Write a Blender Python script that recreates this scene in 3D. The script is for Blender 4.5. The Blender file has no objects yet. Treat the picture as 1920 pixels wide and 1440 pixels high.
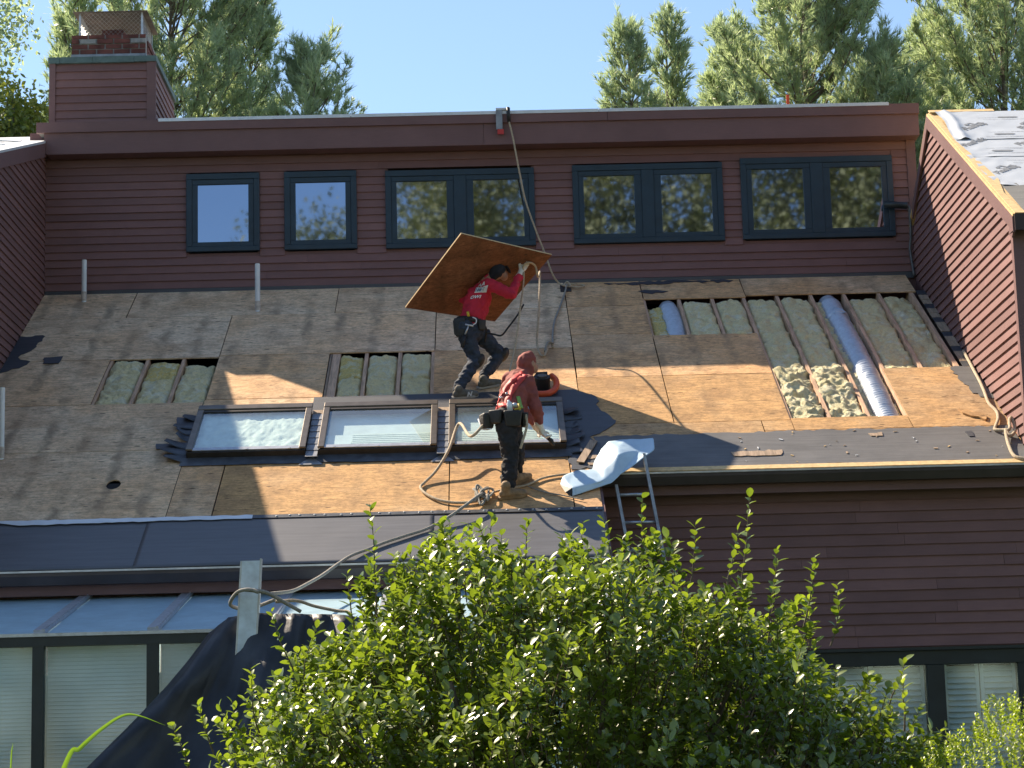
import bpy, bmesh, math, random
import numpy as np
from mathutils import Vector, Matrix, noise as mnoise
from mathutils.bvhtree import BVHTree

R = math.radians
sc = bpy.context.scene
col = sc.collection

# ------------------------------------------------------------------ camera, sky, sun, exposure
CAM_LOC = Vector((-0.376, -25.781, -5.798))
YAW, PITCH, ROLL = R(0.765), R(10.04), R(-1.511)
fwd = Vector((math.sin(YAW)*math.cos(PITCH), math.cos(YAW)*math.cos(PITCH), math.sin(PITCH)))
r0 = Vector((math.cos(YAW), -math.sin(YAW), 0)); u0 = r0.cross(fwd)
rt = r0*math.cos(ROLL) + u0*math.sin(ROLL)
up = -r0*math.sin(ROLL) + u0*math.cos(ROLL)
cam_d = bpy.data.cameras.new('camera'); cam = bpy.data.objects.new('camera', cam_d); col.objects.link(cam)
cam.matrix_world = Matrix(((rt.x, up.x, -fwd.x, CAM_LOC.x), (rt.y, up.y, -fwd.y, CAM_LOC.y), (rt.z, up.z, -fwd.z, CAM_LOC.z), (0, 0, 0, 1)))
cam_d.sensor_width = 36; cam_d.lens = 77.0; cam_d.clip_start = 0.1; cam_d.clip_end = 3000
sc.camera = cam

SUN = Vector((-0.745, 0.66, 1.0)).normalized()      # towards the sun: behind the house, to the left
w = bpy.data.worlds.new('World'); sc.world = w; w.use_nodes = True
nt = w.node_tree; bg = nt.nodes['Background']
sky = nt.nodes.new('ShaderNodeTexSky'); sky.sky_type = 'NISHITA'; sky.sun_disc = False
sky.sun_elevation = math.asin(SUN.z); sky.sun_rotation = math.atan2(SUN.x, SUN.y)
sky.air_density = 1.0; sky.dust_density = 0.1; sky.ozone_density = 0.95; sky.altitude = 100
nt.links.new(sky.outputs[0], bg.inputs[0]); bg.inputs[1].default_value = 0.086
sl = bpy.data.lights.new('sun', 'SUN'); sl.energy = 5.0; sl.angle = R(0.53); sl.color = (1.0, 0.85, 0.66)
so = bpy.data.objects.new('sun', sl); col.objects.link(so)
so.rotation_euler = (-SUN).to_track_quat('-Z', 'Y').to_euler()
sc.view_settings.view_transform = 'Standard'; sc.view_settings.look = 'None'
sc.view_settings.exposure = 1.2; sc.view_settings.gamma = 1.0; sc.view_settings.use_curve_mapping = False
sc.cycles.max_bounces = 8; sc.cycles.transparent_max_bounces = 12

# ------------------------------------------------------------------ helpers
AL = math.atan(7/12); CA, SA = math.cos(AL), math.sin(AL)
U = Vector((1, 0, 0)); V = Vector((0, -CA, -SA)); N = Vector((0, -SA, CA))
def rp(x, t, h=0.0):                       # a point on the main roof: across, down the slope, above the boards
    return U*x + V*t + N*h

class MB:
    def __init__(s): s.v = []; s.f = []; s.m = []
    def add(s, vs, fs, mi=0):
        b = len(s.v); s.v += [tuple(v) for v in vs]; s.f += [tuple(b+i for i in f) for f in fs]; s.m += [mi]*len(fs); return s
    def obox(s, o, a, b, c, mi=0):         # corner o and three edge vectors
        o, a, b, c = Vector(o), Vector(a), Vector(b), Vector(c)
        vs = [o, o+a, o+a+b, o+b, o+c, o+a+c, o+a+b+c, o+b+c]
        fs = [(0,3,2,1),(4,5,6,7),(0,1,5,4),(1,2,6,5),(2,3,7,6),(3,0,4,7)]
        if a.cross(b).dot(c) < 0: fs = [f[::-1] for f in fs]
        return s.add(vs, fs, mi)
    def box(s, x0, x1, y0, y1, z0, z1, mi=0):
        return s.obox((x0,y0,z0), (x1-x0,0,0), (0,y1-y0,0), (0,0,z1-z0), mi)
    def rbox(s, x0, x1, t0, t1, h0, h1, mi=0):     # a box laid on the roof slope
        return s.obox(rp(x0,t0,h0), U*(x1-x0), V*(t1-t0), N*(h1-h0), mi)
    def prism(s, pts, d, mi=0):            # polygon pushed along d
        pts = [Vector(p) for p in pts]; d = Vector(d); n = len(pts)
        nn = Vector((0,0,0))
        for i in range(n): nn += pts[i].cross(pts[(i+1) % n])
        if nn.dot(d) < 0: pts = pts[::-1]
        vs = pts + [p+d for p in pts]
        fs = [tuple(range(n))[::-1], tuple(range(n, 2*n))] + [(i, (i+1) % n, n+(i+1) % n, n+i) for i in range(n)]
        return s.add(vs, fs, mi)
    def tube(s, pts, r, n=8, mi=0, caps=True):
        pts = [Vector(p) for p in pts]; rs = r if isinstance(r, (list, tuple)) else [r]*len(pts)
        t = (pts[1]-pts[0]).normalized(); a = t.orthogonal().normalized(); vs = []; fs = []
        for i, p in enumerate(pts):
            if 0 < i < len(pts)-1: t2 = (pts[i+1]-pts[i-1]).normalized()
            elif i: t2 = (pts[i]-pts[i-1]).normalized()
            else: t2 = t
            a = (a - t2*a.dot(t2)).normalized(); b = t2.cross(a)
            vs += [p + (a*math.cos(2*math.pi*k/n) + b*math.sin(2*math.pi*k/n))*rs[i] for k in range(n)]
        for i in range(len(pts)-1):
            for k in range(n):
                k2 = (k+1) % n; fs.append((i*n+k, i*n+k2, (i+1)*n+k2, (i+1)*n+k))
        if caps: fs += [tuple(range(n))[::-1], tuple(range((len(pts)-1)*n, len(pts)*n))]
        return s.add(vs, fs, mi)
    def ball(s, c, r, seg=12, rings=8, rot=None, mi=0):
        rx, ry, rz = r if isinstance(r, (list, tuple)) else (r, r, r); c = Vector(c); vs = []; fs = []
        for i in range(1, rings):
            th = math.pi*i/rings
            for k in range(seg):
                ph = 2*math.pi*k/seg
                p = Vector((rx*math.sin(th)*math.cos(ph), ry*math.sin(th)*math.sin(ph), rz*math.cos(th)))
                vs.append(c + (rot @ p if rot else p))
        tp = Vector((0,0,rz)); bt = Vector((0,0,-rz))
        vs += [c + (rot @ tp if rot else tp), c + (rot @ bt if rot else bt)]; T = len(vs)-2
        for k in range(seg):
            k2 = (k+1) % seg; fs.append((T, k, k2)); fs.append((T+1, (rings-2)*seg+k2, (rings-2)*seg+k))
            for i in range(rings-2): fs.append((i*seg+k, (i+1)*seg+k, (i+1)*seg+k2, i*seg+k2))
        return s.add(vs, fs, mi)
    def cap(s, p0, ra, p1, rb, n=12, mi=0):        # tapered capsule
        p0, p1 = Vector(p0), Vector(p1); d = (p1-p0).normalized()
        pts, rs = [], []
        for k in range(5):
            a = math.pi/2*(k/4); pts.append(p0 - d*ra*math.cos(a)); rs.append(max(ra*math.sin(a), 1e-4))
        for k in range(5):
            a = math.pi/2*(k/4); pts.append(p1 + d*rb*math.sin(a)); rs.append(max(rb*math.cos(a), 1e-4))
        return s.tube(pts, rs, n, mi)
    def mesh(s, name):
        me = bpy.data.meshes.new(name); me.from_pydata(s.v, [], s.f); me.update(); return me
    def build(s, name, mats, parent=None, smooth=False):
        me = s.mesh(name)
        for m in (mats if isinstance(mats, (list, tuple)) else [mats]): me.materials.append(m)
        if any(s.m): me.polygons.foreach_set('material_index', s.m)
        if smooth: me.polygons.foreach_set('use_smooth', [True]*len(me.polygons))
        return link(name, me, parent)

def link(name, data, parent=None):
    o = bpy.data.objects.new(name, data); col.objects.link(o)
    if parent:
        o.parent = parent
        o.matrix_parent_inverse = Matrix.Translation(-Vector(parent.location))
    return o
def empty(name, loc=(0,0,0), parent=None):
    o = link(name, None, parent); o.location = loc; o.empty_display_size = 0.1; return o
def tag(o, label=None, cat=None, group=None, kind=None):
    if label: o['label'] = label
    if cat: o['category'] = cat
    if group: o['group'] = group
    if kind: o['kind'] = kind
    return o
def bevel(o, wd=0.004, seg=2):
    m = o.modifiers.new('bevel', 'BEVEL'); m.width = wd; m.segments = seg; m.limit_method = 'ANGLE'; return o
def np_mesh(name, verts, faces, mats, mi=None, smooth=False):   # verts (n,3), faces (m,k) arrays
    me = bpy.data.meshes.new(name); verts = np.asarray(verts, np.float32); faces = np.asarray(faces, np.int32)
    k = faces.shape[1]; me.vertices.add(len(verts)); me.vertices.foreach_set('co', verts.ravel())
    me.loops.add(faces.size); me.loops.foreach_set('vertex_index', faces.ravel())
    me.polygons.add(len(faces)); me.polygons.foreach_set('loop_start', np.arange(len(faces), dtype=np.int32)*k)
    me.polygons.foreach_set('loop_total', np.full(len(faces), k, np.int32))
    for m in mats: me.materials.append(m)
    if mi is not None: me.polygons.foreach_set('material_index', np.asarray(mi, np.int32))
    if smooth: me.polygons.foreach_set('use_smooth', np.ones(len(faces), bool))
    me.update(calc_edges=True); return me

# ------------------------------------------------------------------ materials
def mat(name):
    m = bpy.data.materials.new(name); m.use_nodes = True
    t = m.node_tree; return m, t, t.nodes['Principled BSDF']
def nd(t, typ, **kw):
    n = t.nodes.new(typ)
    for k, v in kw.items():
        if k.startswith('i_'): n.inputs[k[2:].replace('_', ' ')].default_value = v
        else: setattr(n, k, v)
    return n
def ramp(t, src, stops):
    r = t.nodes.new('ShaderNodeValToRGB'); t.links.new(src, r.inputs[0])
    el = r.color_ramp.elements
    while len(el) < len(stops): el.new(0.5)
    for e, (p, c) in zip(el, stops): e.position = p; e.color = (*c, 1) if len(c) == 3 else c
    return r.outputs[0]
def coords(t, scale=(1,1,1), kind='Object', rnd=False):
    tc = t.nodes.new('ShaderNodeTexCoord'); mp = t.nodes.new('ShaderNodeMapping')
    mp.inputs['Scale'].default_value = scale; t.links.new(tc.outputs[kind], mp.inputs[0])
    if rnd:
        oi = t.nodes.new('ShaderNodeObjectInfo'); m = nd(t, 'ShaderNodeMath', operation='MULTIPLY'); m.inputs[1].default_value = 37.0
        t.links.new(oi.outputs['Random'], m.inputs[0])
        cb = t.nodes.new('ShaderNodeCombineXYZ'); t.links.new(m.outputs[0], cb.inputs[0]); t.links.new(m.outputs[0], cb.inputs[2])
        t.links.new(cb.outputs[0], mp.inputs['Location'])
    return mp.outputs[0]
def noise(t, vec, scale, detail=4, rough=0.55, dist=0.0):
    n = nd(t, 'ShaderNodeTexNoise'); n.inputs['Scale'].default_value = scale; n.inputs['Detail'].default_value = detail
    n.inputs['Roughness'].default_value = rough; n.inputs['Distortion'].default_value = dist
    t.links.new(vec, n.inputs['Vector']); return n.outputs[0]
def mix(t, fac, a, b, mode='MIX'):
    m = nd(t, 'ShaderNodeMix', data_type='RGBA', blend_type=mode)
    for s, v in ((m.inputs[0], fac), (m.inputs[6], a), (m.inputs[7], b)):
        if hasattr(v, 'is_output'): t.links.new(v, s)
        else: s.default_value = v if not isinstance(v, tuple) else ((*v, 1) if len(v) == 3 else v)
    return m.outputs[2]
def bump(t, b, h, strength=0.3, dist=0.01):
    n = nd(t, 'ShaderNodeBump'); n.inputs['Strength'].default_value = strength; n.inputs['Distance'].default_value = dist
    t.links.new(h, n.inputs['Height']); t.links.new(n.outputs[0], b.inputs['Normal'])
def plain(name, c, rough=0.6, metal=0.0, var=0.25, scale=14.0, spec=0.5, bmp=0.0, coat=0.0):
    m, t, b = mat(name); v = coords(t)
    n = noise(t, v, scale, 5, 0.6)
    lo = tuple(x*(1-var) for x in c); hi = tuple(min(1, x*(1+var)) for x in c)
    t.links.new(ramp(t, n, [(0.3, lo), (0.7, hi)]), b.inputs['Base Color'])
    b.inputs['Roughness'].default_value = rough; b.inputs['Metallic'].default_value = metal
    b.inputs['Specular IOR Level'].default_value = spec; b.inputs['Coat Weight'].default_value = coat
    if bmp: bump(t, b, noise(t, v, scale*6, 4, 0.6), bmp, 0.005)
    return m

M = {}
def siding(name, c):
    m, t, b = mat(name); v = coords(t, rnd=True); vg = coords(t, (2.5, 2.5, 60), rnd=True)
    oi = nd(t, 'ShaderNodeObjectInfo')
    lo = tuple(x*0.80 for x in c); hi = tuple(x*1.14 for x in c)
    base = ramp(t, noise(t, v, 1.6, 5, 0.65), [(0.3, lo), (0.7, hi)])
    base = mix(t, 0.35, base, ramp(t, noise(t, vg, 3.0, 4, 0.6), [(0.3, tuple(x*0.75 for x in c)), (0.7, tuple(x*1.2 for x in c))]))
    base = mix(t, 1.0, base, ramp(t, oi.outputs['Random'], [(0, (0.86,)*3), (1, (1.09,)*3)]), 'MULTIPLY')
    chip = ramp(t, noise(t, coords(t, (9, 9, 30), rnd=True), 3.0, 6, 0.7), [(0.76, (0, 0, 0)), (0.79, (1, 1, 1))])
    cf = nd(t, 'ShaderNodeMath', operation='MULTIPLY'); cf.inputs[1].default_value = 0.35; t.links.new(chip, cf.inputs[0])
    base = mix(t, cf.outputs[0], base, (c[0]*1.5, c[1]*1.7, c[2]*1.8))
    t.links.new(base, b.inputs['Base Color']); b.inputs['Roughness'].default_value = 0.62
    b.inputs['Specular IOR Level'].default_value = 0.35
    bump(t, b, noise(t, vg, 8.0, 4, 0.6), 0.25, 0.003); return m
M['siding'] = siding('brown_stained_siding', (0.220, 0.116, 0.108))
M['trim'] = siding('brown_trim_paint', (0.195, 0.108, 0.104))

def plywood(name, tan, grey, gmix, dark=0.5, bands=0.5):
    m, t, b = mat(name); v = coords(t, rnd=True); oi = nd(t, 'ShaderNodeObjectInfo')
    def mul(a_, k):
        q = nd(t, 'ShaderNodeMath', operation='MULTIPLY'); t.links.new(a_, q.inputs[0])
        if hasattr(k, 'is_output'): t.links.new(k, q.inputs[1])
        else: q.inputs[1].default_value = k
        return q.outputs[0]
    g1 = noise(t, coords(t, (1.5, 12, 12), rnd=True), 2.6, 9, 0.74, 1.6)      # long grain across the sheet
    g2 = noise(t, coords(t, (4.2, 24, 24), rnd=True), 2.8, 7, 0.78, 0.8)       # short dark checks
    big = noise(t, v, 0.9, 6, 0.65); mid = noise(t, v, 4.2, 6, 0.68)
    lo = tuple(x*0.55 for x in tan); hi = tuple(min(1, x*1.30) for x in tan)
    wood = ramp(t, g1, [(0.36, lo), (0.50, tan), (0.66, hi)])
    glo = tuple(x*0.60 for x in grey); ghi = tuple(min(1, x*1.25) for x in grey)
    old = ramp(t, g1, [(0.36, glo), (0.50, grey), (0.66, ghi)])
    gm = nd(t, 'ShaderNodeMath', operation='ADD'); gm.inputs[1].default_value = gmix - 0.5; t.links.new(big, gm.inputs[0])
    rr = nd(t, 'ShaderNodeMath', operation='MULTIPLY_ADD'); rr.inputs[1].default_value = 0.24; rr.inputs[2].default_value = -0.12
    t.links.new(oi.outputs['Random'], rr.inputs[0])
    ga = nd(t, 'ShaderNodeMath', operation='ADD'); t.links.new(gm.outputs[0], ga.inputs[0]); t.links.new(rr.outputs[0], ga.inputs[1])
    c = mix(t, ramp(t, ga.outputs[0], [(0.36, (0, 0, 0)), (0.64, (1, 1, 1))]), wood, old)
    # old water stains along the rafter lines and in blotches
    tc = nd(t, 'ShaderNodeTexCoord'); sx = nd(t, 'ShaderNodeSeparateXYZ'); t.links.new(tc.outputs['Object'], sx.inputs[0])
    wob = nd(t, 'ShaderNodeMath', operation='MULTIPLY_ADD'); wob.inputs[1].default_value = 0.22; t.links.new(mid, wob.inputs[0]); t.links.new(sx.outputs[0], wob.inputs[2])
    ph = nd(t, 'ShaderNodeMath', operation='MULTIPLY_ADD'); ph.inputs[1].default_value = 2*math.pi/0.393; ph.inputs[2].default_value = -2*math.pi*2.06/0.393; t.links.new(wob.outputs[0], ph.inputs[0])
    cs = nd(t, 'ShaderNodeMath', operation='COSINE'); t.links.new(ph.outputs[0], cs.inputs[0])
    band = ramp(t, cs.outputs[0], [(0.35, (0, 0, 0)), (1.0, (1, 1, 1))])
    bl = ramp(t, noise(t, coords(t, (1.1, 0.7, 0.7), rnd=True), 1.7, 6, 0.65, 0.5), [(0.42, (0, 0, 0)), (0.62, (1, 1, 1))])
    c = mix(t, mul(mul(band, bl), bands), c, tuple(x*0.36 for x in grey))
    c = mix(t, mul(ramp(t, mid, [(0.50, (0, 0, 0)), (0.62, (1, 1, 1))]), 0.45), c, tuple(x*k for x, k in zip(grey, (0.46, 0.40, 0.36))))
    c = mix(t, mul(ramp(t, noise(t, v, 1.5, 5, 0.6, 0.8), [(0.48, (0, 0, 0)), (0.62, (1, 1, 1))]), 0.40), c, tuple(x*k for x, k in zip(grey, (0.62, 0.52, 0.44))))
    c = mix(t, mul(ramp(t, g2, [(0.57, (0, 0, 0)), (0.66, (1, 1, 1))]), dark), c, tuple(x*0.25 for x in tan))
    c = mix(t, 0.55, c, ramp(t, noise(t, v, 24, 6, 0.75, 0.6), [(0.36, (0.55, 0.54, 0.53)), (0.52, (1.0, 1.0, 1.0)), (0.68, (1.22, 1.20, 1.16))]), 'MULTIPLY')
    vo = nd(t, 'ShaderNodeTexVoronoi'); vo.inputs['Scale'].default_value = 4.2; vo.inputs['Randomness'].default_value = 1.0
    t.links.new(coords(t, (0.8, 3.4, 3.4), rnd=True), vo.inputs['Vector'])
    c = mix(t, ramp(t, vo.outputs['Distance'], [(0.075, (1, 1, 1)), (0.13, (0, 0, 0))]), c, (0.05, 0.03, 0.018))
    t.links.new(c, b.inputs['Base Color']); b.inputs['Roughness'].default_value = 0.8; b.inputs['Specular IOR Level'].default_value = 0.2
    bump(t, b, g2, 0.6, 0.007); return m
M['ply_grey'] = plywood('weathered_plywood', (0.86, 0.55, 0.31), (0.86, 0.64, 0.43), 0.50, 0.7, 0.8)
M['ply'] = plywood('tan_plywood', (0.76, 0.45, 0.22), (0.76, 0.54, 0.34), 0.46, 0.7, 0.7)
M['ply_new'] = plywood('orange_plywood', (0.60, 0.355, 0.155), (0.54, 0.375, 0.22), 0.40, 0.85, 0.3)
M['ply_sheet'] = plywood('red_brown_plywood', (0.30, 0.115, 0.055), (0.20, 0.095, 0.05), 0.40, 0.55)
M['wood_edge'] = plain('pale_wood_edge', (0.66, 0.46, 0.22), 0.7, var=0.2, scale=20)
def lumber(name, c):
    m, t, b = mat(name)
    g = noise(t, coords(t, (16, 1.2, 1.2), rnd=True), 3.0, 5, 0.6, 0.5)
    t.links.new(ramp(t, g, [(0.3, tuple(x*0.55 for x in c)), (0.65, tuple(min(1, x*1.15) for x in c))]), b.inputs['Base Color'])
    b.inputs['Roughness'].default_value = 0.75; bump(t, b, g, 0.3, 0.004); return m
M['rafter'] = lumber('rafter_lumber', (0.62, 0.40, 0.26))
M['board'] = lumber('grey_board_lumber', (0.40, 0.29, 0.20))

def membrane(name, c, rough, bs=0.5, var=0.35):
    m, t, b = mat(name); v = coords(t)
    n = noise(t, v, 2.4, 6, 0.65); f = noise(t, v, 160, 3, 0.6); st = noise(t, coords(t, (0.8, 9, 9)), 2.5, 5, 0.6)
    c1 = ramp(t, n, [(0.3, tuple(x*(1-var) for x in c)), (0.7, tuple(x*(1+var) for x in c))])
    c1 = mix(t, 0.4, c1, ramp(t, st, [(0.35, tuple(x*0.6 for x in c)), (0.7, tuple(x*1.5 for x in c))]))
    t.links.new(c1, b.inputs['Base Color']); b.inputs['Roughness'].default_value = rough
    h = nd(t, 'ShaderNodeMath', operation='MULTIPLY_ADD'); h.inputs[1].default_value = 0.35; t.links.new(f, h.inputs[0]); t.links.new(st, h.inputs[2])
    b.inputs['Specular IOR Level'].default_value = 0.9
    bump(t, b, h.outputs[0], bs, 0.006); return m
M['membrane'] = membrane('black_ice_membrane', (0.040, 0.043, 0.052), 0.55)
M['membrane_sunlit'] = membrane('sunlit_grey_membrane', (0.105, 0.102, 0.10), 0.62, 0.5)  # lighter copy of the black membrane, its sunlit tone put into the colour
M['felt'] = membrane('granular_roll_roofing', (0.082, 0.082, 0.088), 0.50, 0.25, 0.12)
M['felt_grey'] = membrane('grey_felt', (0.16, 0.155, 0.14), 0.8, 0.3, 0.25)

M['frame_blue'] = plain('dark_blue_window_paint', (0.016, 0.038, 0.060), 0.45, var=0.18, scale=5)
M['frame_dark'] = plain('dark_green_window_paint', (0.018, 0.026, 0.030), 0.4, var=0.25, scale=5)
M['bronze'] = plain('bronze_skylight_metal', (0.20, 0.17, 0.14), 0.38, 0.75, 0.2, 10)
M['bronze_dark'] = plain('dark_bronze_metal', (0.035, 0.028, 0.024), 0.5, 0.3, 0.35, 12)
M['lead'] = plain('grey_step_flashing', (0.30, 0.31, 0.33), 0.48, 0.55, 0.3, 7, bmp=0.15)
M['lead_dark'] = plain('dark_step_flashing', (0.085, 0.090, 0.10), 0.5, 0.4, 0.4, 9, bmp=0.3)
M['alu'] = plain('dull_aluminium', (0.50, 0.52, 0.55), 0.42, 0.75, 0.18, 16)
M['white_metal'] = plain('white_drip_edge', (0.72, 0.74, 0.76), 0.4, 0.2, 0.08, 8)
M['pvc'] = plain('white_pvc', (0.74, 0.76, 0.76), 0.4, var=0.08, scale=6)
M['gutter'] = plain('brown_gutter_paint', (0.060, 0.045, 0.045), 0.38, 0.1, 0.2, 4)
M['gutter_lip'] = plain('highlight_gutter_lip', (0.62, 0.59, 0.56), 0.35, 0.25, 0.25, 6)  # pale colour paints in the bright highlight along the lip
M['copper'] = plain('green_copper', (0.095, 0.145, 0.135), 0.6, 0.1, 0.30, 7)
M['brick'] = plain('red_brick', (0.16, 0.052, 0.040), 0.85, var=0.4, scale=9, bmp=0.4)
M['mortar'] = plain('grey_mortar', (0.30, 0.29, 0.28), 0.9, var=0.3, scale=12, bmp=0.4)
M['galv'] = plain('galvanised_mesh', (0.56, 0.57, 0.58), 0.4, 0.6, 0.15, 9)
M['rust_lid'] = plain('rusty_cap_lid', (0.165, 0.125, 0.105), 0.6, 0.3, 0.4, 6)
M['rope'] = plain('braided_rope', (0.46, 0.37, 0.255), 0.85, var=0.3, scale=60, bmp=0.8)
M['rope_dark'] = plain('grey_rope', (0.30, 0.28, 0.24), 0.85, var=0.3, scale=60, bmp=0.8)
M['black'] = plain('black_rubber', (0.012, 0.012, 0.014), 0.5, var=0.3)
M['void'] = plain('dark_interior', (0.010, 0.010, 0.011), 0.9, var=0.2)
M['shade_white'] = plain('white_blind', (0.54, 0.66, 0.72), 0.7, var=0.06, scale=3)
M['duct'] = plain('silver_duct_foil', (0.50, 0.56, 0.64), 0.45, 0.45, 0.12, 22, bmp=0.15)
M['tarp'] = plain('black_tarp', (0.024, 0.025, 0.029), 0.48, var=0.5, scale=3, bmp=0.5)
M['film'] = plain('pale_blue_film', (0.46, 0.60, 0.72), 0.36, 0.1, 0.08, 6)
M['film_in'] = plain('dark_film_opening', (0.015, 0.014, 0.014), 0.6)
M['bark'] = plain('grey_brown_bark', (0.14, 0.11, 0.085), 0.9, var=0.45, scale=8, bmp=0.6)
M['paper'] = plain('grey_underlayment', (0.50, 0.53, 0.56), 0.5, 0.0, 0.07, 3, bmp=0.1)
M['print'] = plain('grey_print_ink', (0.24, 0.25, 0.26), 0.6, var=0.1)
M['lawn'] = plain('lawn_grass', (0.035, 0.055, 0.020), 0.9, var=0.4, scale=2)
M['orange'] = plain('orange_red_plastic', (0.62, 0.085, 0.025), 0.45, var=0.12)

def insul(name, a, bcol, c3, var):
    m, t, b = mat(name); v = coords(t, rnd=True)
    c = ramp(t, noise(t, v, 4.5, 6, 0.7, 1.0), [(0.36, a), (0.50, bcol), (0.62, c3)])
    c = mix(t, var, c, ramp(t, noise(t, v, 26, 7, 0.78, 1.6), [(0.36, (0.30, 0.32, 0.28)), (0.52, (0.95, 0.95, 0.95)), (0.66, (1.25, 1.25, 1.2))]), 'MULTIPLY')
    t.links.new(c, b.inputs['Base Color']); b.inputs['Roughness'].default_value = 1.0; b.inputs['Specular IOR Level'].default_value = 0.05
    bump(t, b, noise(t, v, 30, 7, 0.8, 1.4), 1.0, 0.035); return m
M['insul'] = insul('green_yellow_fibreglass', (0.94, 0.84, 0.54), (0.99, 0.86, 0.48), (0.99, 0.94, 0.70), 0.36)
M['insul_old'] = insul('yellow_fibreglass', (0.84, 0.76, 0.42), (0.93, 0.72, 0.26), (0.94, 0.90, 0.64), 0.42)
M['insul_torn'] = insul('torn_yellow_fibreglass', (0.78, 0.72, 0.46), (0.86, 0.78, 0.50), (0.90, 0.86, 0.64), 0.35)

def glass(name, refl, tint, body=None, rough=0.01, wav=0.0, wscale=1.5, haze=0.0, hcol=(0.50, 0.60, 0.64)):
    m, t, b = mat(name); out = t.nodes['Material Output']; t.nodes.remove(b)
    gl = nd(t, 'ShaderNodeBsdfGlossy'); gl.inputs['Roughness'].default_value = rough; gl.inputs['Color'].default_value = (*tint, 1)
    if body: bd = nd(t, 'ShaderNodeBsdfDiffuse'); bd.inputs['Color'].default_value = (*body, 1)
    else: bd = nd(t, 'ShaderNodeBsdfTransparent'); bd.inputs['Color'].default_value = (0.86, 0.92, 0.90, 1)
    if haze:                                # a pale diffuse layer mixed over the pane
        df = nd(t, 'ShaderNodeBsdfDiffuse'); df.inputs['Color'].default_value = (*hcol, 1); hm_ = nd(t, 'ShaderNodeMixShader')
        t.links.new(ramp(t, noise(t, coords(t), 3.0, 6, 0.7), [(0.3, (haze*0.7,)*3), (0.7, (min(1, haze*1.3),)*3)]), hm_.inputs[0]); t.links.new(bd.outputs[0], hm_.inputs[1]); t.links.new(df.outputs[0], hm_.inputs[2]); bd = hm_
    mx = nd(t, 'ShaderNodeMixShader')
    lw = nd(t, 'ShaderNodeLayerWeight'); lw.inputs['Blend'].default_value = 0.5
    pw = nd(t, 'ShaderNodeMath', operation='POWER'); pw.inputs[1].default_value = 5.0; t.links.new(lw.outputs['Facing'], pw.inputs[0])
    ad = nd(t, 'ShaderNodeMath', operation='ADD', use_clamp=True); ad.inputs[1].default_value = refl+0.04; t.links.new(pw.outputs[0], ad.inputs[0])
    t.links.new(ad.outputs[0], mx.inputs[0]); t.links.new(bd.outputs[0], mx.inputs[1]); t.links.new(gl.outputs[0], mx.inputs[2])
    if wav:
        bp = nd(t, 'ShaderNodeBump'); bp.inputs['Strength'].default_value = wav; bp.inputs['Distance'].default_value = 0.02
        t.links.new(noise(t, coords(t), wscale, 2, 0.4), bp.inputs['Height']); t.links.new(bp.outputs[0], gl.inputs['Normal'])
    t.links.new(mx.outputs[0], out.inputs[0]); return m
M['pane'] = glass('coated_window_glass', 0.42, (0.56, 0.70, 0.95), (0.030, 0.030, 0.022), 0.022, 0.006, 3.0)
M['pane_low'] = glass('shutter_window_glass', 0.10, (0.8, 0.85, 0.8), None, 0.06, 0.0, 3.0)
M['pane_sky'] = glass('skylight_glass', 0.06, (0.95, 0.97, 0.98), None, 0.02, 0.0, 1.5, 0.10, (0.75, 0.85, 0.9))
M['pane_sun'] = glass('sunroom_glass', 0.06, (0.8, 0.88, 0.95), None, 0.06, 0.02, 1.5, 0.10)
M['pane_roof'] = glass('pale_blue_sunroom_roof_glass', 0.0, (0.6, 0.75, 0.85), None, 0.3, 0.0, 1.5, 0.85, (0.60, 0.82, 0.92))
M['alu_dark'] = plain('grey_drain_tube', (0.10, 0.10, 0.10), 0.5, 0.2)
M['blind_blue'] = plain('pale_blue_roof_blind', (0.55, 0.74, 0.84), 0.75, var=0.06, scale=3)
M['board_dark'] = lumber('stained_ledger', (0.15, 0.085, 0.055))
M['alu_old'] = plain('scuffed_ladder_metal', (0.40, 0.41, 0.42), 0.45, 0.6, 0.3, 12)
M['chan'] = plain('galvanised_channel', (0.58, 0.67, 0.76), 0.45, 0.2, 0.22, 8, bmp=0.1)
# ------------------------------------------------------------------ the setting: ground
GZ = -7.4
rng = random.Random(7)
tag(MB().add([(-400,-400,GZ),(400,-400,GZ),(400,600,GZ),(-400,600,GZ)], [(0,1,2,3)]).build('ground', M['lawn']), kind='structure')

# ------------------------------------------------------------------ the house
XL, XR = -5.62, 4.86                        # inner faces of the two wings
ZTOP = 2.06                                 # top of the clerestory fascia
house = tag(empty('house', (0, -2.5, GZ)), 'dark brown clapboard house with its main roof stripped to bare plywood', 'house')

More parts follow.
